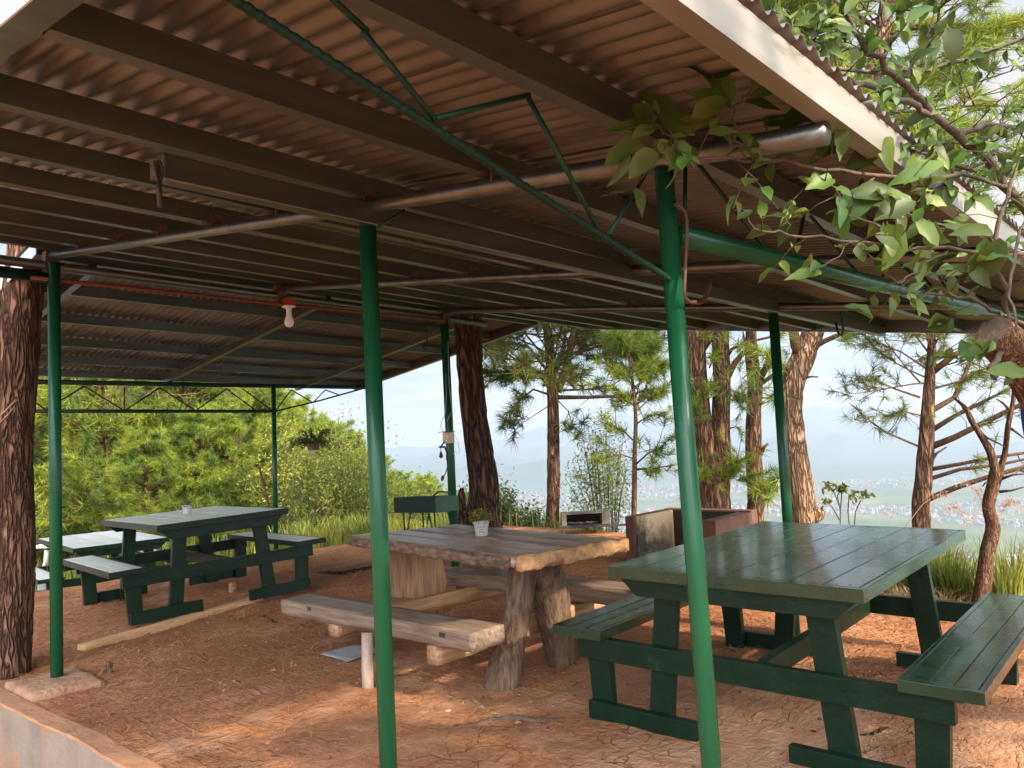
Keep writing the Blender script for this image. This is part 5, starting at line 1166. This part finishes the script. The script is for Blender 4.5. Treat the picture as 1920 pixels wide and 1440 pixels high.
def bush(label, c, rad, h, n, m, stems=9, L=.07, name='bush', airy=1., group=None):
    c = V(c); z0 = gz(c.x, c.y); t = thing(name, label, 'bush', (c.x, c.y, z0), group=group); b = MB(); it = []; rg = random.Random(int(abs(c.x*37+c.y*91)))
    for s in range(stems):
        a = rg.uniform(0, 6.28); r = rad*rg.uniform(.15, 1.); hh = h*(1-.45*(r/rad)**2)*rg.uniform(.75, 1.05)
        top = V((c.x+r*math.cos(a), c.y+r*math.sin(a), z0+hh)); f = V((c.x+.1*math.cos(a), c.y+.1*math.sin(a), z0-.05))
        pts = [f, f.lerp(top, .5)+V((0, 0, .08*h)), top]; b.tube(pts, [.010, .006, .003], 5)
        for k in range(n//stems):
            u = rg.uniform(.25, 1.02)**.8; q = lerp_path(pts, min(u, .999))+V((rg.gauss(0, 1), rg.gauss(0, 1), rg.gauss(0, 1)))*.14*rad*airy
            it.append((q, V((rg.gauss(0, 1), rg.gauss(0, 1), rg.gauss(.2, .8))), V((rg.gauss(0, .6), rg.gauss(0, .6), 1)), L*rg.uniform(.6, 1.2), L*.5, .3))
    b.build('stems', TWIG, t); leaves_obj('foliage', it, m, t, seg=2)
    return t
bush('loose pale leaved bush behind the box grill', (9.9, 7.3), .7, 2.1, 3400, leafmat('pale bush leaves', (.17, .22, .07), (.36, .39, .15), 6, .4), 26, .055)
for (px, d, r, h) in ((905, 15., 1.0, 1.6), (950, 16., 1.1, 1.5), (1000, 16.5, 1.1, 1.3), (870, 17., 1.1, 1.7), (1040, 17., 1., 1.0), (930, 13., .6, .8), (985, 13.2, .6, .7)):
    p = at(px, 900, d); bush('mid green scrub on the slope between the curved trunk and the upright pine', (p.x, p.y), r, h, 1700, SCRUB, 24, .075, group='scrub past the curved trunk')
# bright shrubs on the slope left of the second post
SB = 'bright yellow green shrub on the slope beyond the back left post'
for (px, d, r, h, n) in ((560, 14., 1.2, 2.2, 3000), (610, 15.5, 1.5, 2.6, 3600), (655, 14.5, 1.1, 1.75, 2800), (705, 17., 1.4, 1.9, 2600), (530, 18., 1.5, 2.8, 2800), (760, 16., 1.2, 1.4, 2200)):
    p = at(px, 850, d); bush(SB, (p.x, p.y), r, h, n, SHRUB, 30, .068, group='shrubs on the slope')
for (px, d, h) in ((580, 12., .7), (630, 11.8, .55), (680, 11.6, .6), (735, 12., .5), (800, 11.5, .35), (1080, 12, .35), (1110, 11.5, .35)):
    p = at(px, 900, d); grass_clump('rank tall grass clump on the slope just past the yard', (p.x, p.y, 0), 330, h, GRASS, spread=.6, lean=.8, group='grass clumps on the slope', wd=.016)
p_ = []
for k in range(2600):       # grass fringe along the brow as one mass
    u = random.random()
    px = random.uniform(40, 1120); d = random.uniform(10.2, 15.); p = at(px, 900, d); z = gz(p.x, p.y)
    if z > -.06: continue
    a = random.uniform(0, 6.28); l = random.uniform(.2, .55); q = V((p.x, p.y, z-.02)); s_ = V((math.cos(a+1.57), math.sin(a+1.57), 0))*.011
    o_ = V((math.cos(a), math.sin(a), 0))*l*random.uniform(.1, .5)
    m_ = q+V((0, 0, l*.6))+o_*.35; e_ = q+V((0, 0, l*.95))+o_
    p_ += [(q-s_, q+s_, m_+s_*.7), (q-s_, m_+s_*.7, m_-s_*.7), (m_-s_*.7, m_+s_*.7, e_)]
tag(tri_obj('grass', [[tuple(v) for v in t_] for t_ in p_], GRASS), 'rough grass along the brow of the slope', 'grass', kind='stuff')
# ------------------------------------------------------------------ dense pines on the slope to the left
def slope_pine(label, c, h, rad, seed, nm, nb=88, nn=50, L=.26, W=.0145, group='pines on the left slope'):
    rg = random.Random(seed); c = V((c[0], c[1], gz(c[0], c[1]))); t = thing('pine_tree', label, 'tree', tuple(c), group=group)
    path = [c+V((0, 0, -.2)), c+V((rg.gauss(0, .06), rg.gauss(0, .06), h*.35)), c+V((rg.gauss(0, .1), rg.gauss(0, .1), h*.7)), c+V((0, 0, h))]
    MB().tube(path, [.028*h, .022*h, .013*h, .004*h], 10).build('trunk', BARKP, t)
    sp = ring_specs(path, .08, .97, nb, lambda u: rad*(1.12-u)**.62, .008*h, rg, (-.15, .55))
    branchy(t, seed, None, sp, BARKT, nm, nn, L, W, sub=8, spread=.85)
    return t
PT = 'dense yellow green pine crowding the slope beyond the left tables'
protos = []
for i, (px, d, h, r, sd) in enumerate(((330, 17., 5.0, 1.9, 71), (190, 16., 5.2, 2.0, 72), (455, 19., 5.0, 1.8, 73), (95, 18., 5.2, 1.9, 74))):
    p = at(px, 850, d); protos.append(slope_pine(PT, (p.x, p.y), h, r, sd, NEED_Y))
for i, (px, d, s, rz) in enumerate(((250, 21., 1.15, 1.), (390, 22., 1.15, 2.), (140, 22., 1.2, 3.), (500, 24., 1.0, 4.), (20, 21., 1.2, 5.), (300, 27., 1.35, .5), (420, 28., 1.2, 1.5), (200, 28., 1.4, 2.5), (80, 27., 1.4, 3.5), (-40, 24., 1.3, 1.1), (370, 14.5, .55, 2.2), (440, 15., .55, 3.1), (270, 14., .5, 4.4), (540, 30., 1.05, .9), (590, 33., 1.05, 2.9), (640, 38., 1.1, 5.1))):
    p = at(px, 850, d); o = copy_tree(protos[i % 4]); o.location = (p.x, p.y, gz(p.x, p.y)); o.rotation_euler = (0, 0, rz); o.scale = (s, s, s*random.uniform(.92, 1.05))
for i, (px, py, d, rz) in enumerate(((625, 832, 31., .3), (668, 846, 34., 1.7), (708, 866, 36., 2.9), (745, 885, 38., 4.2), (785, 904, 42., 5.3), (826, 924, 45., .8), (868, 938, 48., 2.2), (600, 826, 40., 3.3), (690, 862, 44., 5.0))):
    q = at(px, py, d); h_ = q.z-gz(q.x, q.y); s = max(.45, min(2.3, h_/5.1)); o = copy_tree(protos[(i+1) % 4]); o.location = (q.x, q.y, gz(q.x, q.y)); o.rotation_euler = (0, 0, rz); o.scale = (s*.85+.15, s*.85+.15, s)
    o['label'] = 'pine on the spur falling away to the right behind the second green post'; o['group'] = 'pines on the far spur'
# tall pine at far left whose hanging twigs show under the far eave
p = at(20, 800, 13.4); rg = random.Random(77)
t = thing('pine_tree', 'taller pine behind the far eave with dark twigs drooping into view below it', 'tree', (p.x, p.y, gz(p.x, p.y)))
path = [V((p.x, p.y, gz(p.x, p.y)-.2)), at(25, 700, 13.4), at(60, 500, 13.5), at(120, 300, 13.6), at(200, 60, 13.8)]
MB().tube(path, [.16, .14, .12, .10, .07], 12).build('trunk', BARKP, t)
b = MB(); tf = []
for pix in ([(330, 700), (270, 705), (225, 722), (200, 750), (195, 770)], [(300, 700), (250, 712), (240, 740), (235, 765)], [(335, 705), (390, 712), (430, 735), (445, 752)], [(330, 695), (290, 730), (245, 755), (205, 762)], [(340, 690), (400, 722), (370, 738), (310, 742), (260, 735)], [(180, 690), (150, 708), (140, 730), (148, 758)], [(330, 690), (440, 715), (470, 725), (485, 735)], [(250, 712), (225, 735), (212, 760), (220, 780)]):
    pts = img_limb(b, [(a, c, 13.) for a, c in pix], .018, .005, 6); tuft_chain(pts, tf, rg, 5, up=-.2)
sp = ring_specs(path, .55, 1., 26, lambda u: 2., .03, rg, (-.1, .4))
b.build('drooping_twigs', BARKT, t); needle_tufts(tf, 'hanging_needles', NEED_G, t, 26, .2, .009, .7)
branchy(t, 78, None, sp, BARKT, NEED_G, 26, .22, .012, sub=7)
# ------------------------------------------------------------------ far wood, town and mountains
tf = []; rg = random.Random(99)
for k in range(1500):
    px = rg.uniform(-60, 1120); d = rg.uniform(28, 120)**1.0; p = at(px, 850, d); z = gz(p.x, p.y)
    if px > 760 and rg.random() < .55: continue
    h = rg.uniform(2.2, 4.6)*(1 if px < 720 else .62); 
    for j in range(22):
        u = rg.random(); a = rg.uniform(0, 6.28); r = h*.33*(1-u*.85)*rg.uniform(.5, 1.05)
        tf.append(((p.x+r*math.cos(a), p.y+r*math.sin(a), z+h*(.12+.88*u)), (math.cos(a), math.sin(a), .7), rg.uniform(.8, 1.3)*(1+d/160)))
o = needle_tufts(tf, 'wooded_slope', NEED_W, None, 9, .62, .13, .8); tag(o, 'pine wood covering the spur to the left as one mass', 'wood', kind='stuff')
# the town on the valley floor: far beyond counting
cols = [(.20, .195, .19), (.24, .10, .075), (.21, .175, .14), (.13, .14, .155), (.25, .235, .225), (.10, .13, .18)]
tm = [mat('town wall %s' % n, c, .8) for n, c in zip(('white', 'red', 'cream', 'grey', 'pale', 'blue'), cols)]
b = MB(); rg = random.Random(4)
for k in range(9000):
    az = R(rg.uniform(-6, 62)); d = 1900*math.exp(rg.random()*.85); x, y = d*math.cos(az), d*math.sin(az)
    if noise.noise(V((x*.0016, y*.0016, 2))) < -.10: continue
    s = rg.uniform(4, 10); hh = rg.uniform(3, 9)*(1 if rg.random() < .93 else 2.2); b.m = rg.choice((0, 0, 1, 2, 3, 4, 4, 5)); z = gz(x, y) if d < 1900 else VALLEY
    z = float(ground_h(x, y)); b.box((x, y, z-1), (x+s*rg.uniform(.7, 2.), y+s*rg.uniform(.7, 1.6), z+hh))
tag(b.build('town', tm), 'distant town of pale and red roofed houses spread over the hazy valley', 'town', kind='stuff')
def ridge(name, d0, prof, wid, seed, col):
    """prof: (px, py) skyline points surveyed in the photo, at distance d0"""
    pr = []
    for px, py in prof:
        q = ray(px, py); pr.append((math.atan2(q.y, q.x), q.z/math.hypot(q.x, q.y)))
    pr.sort(); A = np.array(pr); azs = np.linspace(R(-42), R(128), 260); vs = []; fs = []; nr = 22
    for a in azs:
        el = np.interp(a, A[:, 0], A[:, 1]); ht = EYE+el*d0-VALLEY
        ht *= 1+.10*noise.fractal(V((a*14, seed, 0)), .9, 2.1, 6)
        for j in range(nr):
            t = j/(nr-1); d = d0+(t-.45)*wid
            k = max(0., 1-abs(t-.45)/(.45 if t < .45 else .55)); pz = VALLEY-30+(ht+30)*(k**1.15)*(1+(.22*noise.fractal(V((a*22, t*4, seed)), .8, 2.2, 6) if .03 < k < .97 else 0))
            vs.append((d*math.cos(a), d*math.sin(a), pz))
    for i in range(len(azs)-1):
        for j in range(nr-1): fs.append((i*nr+j, (i+1)*nr+j, (i+1)*nr+j+1, i*nr+j+1))
    b = MB(); b.add(vs, fs, True); return tag(b.build('mountains', col), kind='structure')
MT = mat('forested mountain', (.030, .055, .045), .9, (.06, .08, .055), .0012, detail=10)
ridge('m', 9000, [(-400, 870), (300, 850), (560, 842), (640, 836), (720, 840), (830, 826), (930, 822), (1010, 805), (1100, 792), (1180, 786), (1250, 780), (1330, 790), (1440, 775), (1500, 765), (1570, 752), (1640, 765), (1720, 775), (1800, 765), (1920, 775), (2300, 770)], 3400, 1.3, MT)
ridge('m', 6400, [(-400, 890), (700, 862), (900, 845), (1000, 838), (1100, 835), (1180, 845), (1300, 838), (1420, 828), (1490, 812), (1540, 804), (1580, 806), (1640, 820), (1720, 818), (1800, 828), (1920, 825), (2300, 815)], 2200, 5.1, MT)
ridge('m', 4900, [(-400, 900), (700, 880), (880, 872), (960, 866), (1040, 864), (1100, 872), (1180, 868), (1260, 884), (1400, 880), (1520, 868), (1650, 872), (1780, 862), (1920, 868), (2300, 860)], 1300, 9.7, MT)
# ------------------------------------------------------------------ sky, sun, air
SUN_EL, SUN_AZ = 31., -89.
w = bpy.data.worlds.new("World"); scn.world = w; w.use_nodes = True; nt = w.node_tree; N = nt.nodes; L_ = nt.links; N.clear()
out = N.new('ShaderNodeOutputWorld'); bg = N.new('ShaderNodeBackground'); bg2 = N.new('ShaderNodeBackground'); mixs = N.new('ShaderNodeMixShader')
sky = N.new('ShaderNodeTexSky'); sky.sky_type = 'NISHITA'; sky.sun_disc = False; sky.sun_elevation = R(SUN_EL); sky.sun_rotation = R(90-SUN_AZ)
sky.air_density = 1.2; sky.dust_density = 2.; sky.altitude = 1400
L_.new(sky.outputs[0], bg.inputs['Color']); bg.inputs['Strength'].default_value = .052
tc = N.new('ShaderNodeTexCoord'); sep = N.new('ShaderNodeSeparateXYZ'); L_.new(tc.outputs['Generated'], sep.inputs[0])
den = N.new('ShaderNodeMath'); den.operation = 'ADD'; den.inputs[1].default_value = .10; L_.new(sep.outputs['Z'], den.inputs[0])
dmx = N.new('ShaderNodeMath'); dmx.operation = 'MAXIMUM'; dmx.inputs[1].default_value = .03; L_.new(den.outputs[0], dmx.inputs[0])
dv = N.new('ShaderNodeVectorMath'); dv.operation = 'DIVIDE'; L_.new(tc.outputs['Generated'], dv.inputs[0])
cx = N.new('ShaderNodeCombineXYZ'); [L_.new(dmx.outputs[0], cx.inputs[i]) for i in range(3)]; L_.new(cx.outputs[0], dv.inputs[1])
nz = N.new('ShaderNodeTexNoise'); nz.inputs['Scale'].default_value = 1.1; nz.inputs['Detail'].default_value = 9; nz.inputs['Roughness'].default_value = .52; nz.inputs['Distortion'].default_value = .3
L_.new(dv.outputs[0], nz.inputs['Vector'])
rp = N.new('ShaderNodeValToRGB'); rp.color_ramp.elements[0].position = .36; rp.color_ramp.elements[1].position = .60
L_.new(nz.outputs['Fac'], rp.inputs['Fac']); L_.new(rp.outputs[0], mixs.inputs[0])
n3 = N.new('ShaderNodeTexNoise'); n3.inputs['Scale'].default_value = .7; n3.inputs['Detail'].default_value = 4; L_.new(dv.outputs[0], n3.inputs['Vector'])
r3 = N.new('ShaderNodeValToRGB'); r3.color_ramp.elements[0].position = .35; r3.color_ramp.elements[0].color = (.70, .80, 1., 1); r3.color_ramp.elements[1].position = .65; r3.color_ramp.elements[1].color = (1., .93, .84, 1)
L_.new(n3.outputs['Fac'], r3.inputs['Fac']); L_.new(r3.outputs[0], bg2.inputs['Color'])
# extra cloud glow added behind the camera, out of view, as fill under the roof
dt = N.new('ShaderNodeVectorMath'); dt.operation = 'DOT_PRODUCT'; L_.new(tc.outputs['Generated'], dt.inputs[0])
dt.inputs[1].default_value = V((math.cos(R(-122))*.9, math.sin(R(-122))*.9, .30)).normalized()
gl = N.new('ShaderNodeMapRange'); gl.interpolation_type = 'SMOOTHSTEP'; gl.inputs['From Min'].default_value = -.05; gl.inputs['From Max'].default_value = .95
gl.inputs['To Min'].default_value = .29; gl.inputs['To Max'].default_value = 4.6; L_.new(dt.outputs['Value'], gl.inputs['Value'])
L_.new(gl.outputs[0], bg2.inputs['Strength'])
L_.new(bg.outputs[0], mixs.inputs[1]); L_.new(bg2.outputs[0], mixs.inputs[2]); L_.new(mixs.outputs[0], out.inputs['Surface'])
sl = bpy.data.lights.new('sun', 'SUN'); sl.energy = 3.5; sl.angle = R(2.); sl.color = (1, .84, .64)
so = bpy.data.objects.new('sun', sl); COL.objects.link(so)
sd = V((math.cos(R(SUN_EL))*math.cos(R(SUN_AZ)), math.cos(R(SUN_EL))*math.sin(R(SUN_AZ)), math.sin(R(SUN_EL))))
so.rotation_euler = sd.to_track_quat('Z', 'Y').to_euler(); so.location = sd*40
hz = MB().box((-30000, -30000, -640), (30000, 30000, 330)).build('haze', bpy.data.materials.new('air'))
hm = hz.data.materials[0]; hm.use_nodes = True; nt = hm.node_tree; nt.nodes.remove(nt.nodes['Principled BSDF'])
pv = nt.nodes.new('ShaderNodeVolumePrincipled'); pv.inputs['Color'].default_value = (.47, .545, .68, 1); pv.inputs['Density'].default_value = 1.6e-4; pv.inputs['Anisotropy'].default_value = .2
nt.links.new(pv.outputs[0], nt.nodes['Material Output'].inputs['Volume']); tag(hz, kind='stuff')
scn.view_settings.view_transform = 'Standard'; scn.view_settings.look = 'None'; scn.view_settings.gamma = 1; scn.view_settings.exposure = 1.75
cy = scn.cycles; cy.use_denoising = True; cy.max_bounces = 6; cy.diffuse_bounces = 4; cy.glossy_bounces = 3; cy.transmission_bounces = 2; cy.volume_bounces = 2; cy.sample_clamp_indirect = 6.
try: cy.denoiser = 'OPENIMAGEDENOISE'
except Exception: pass
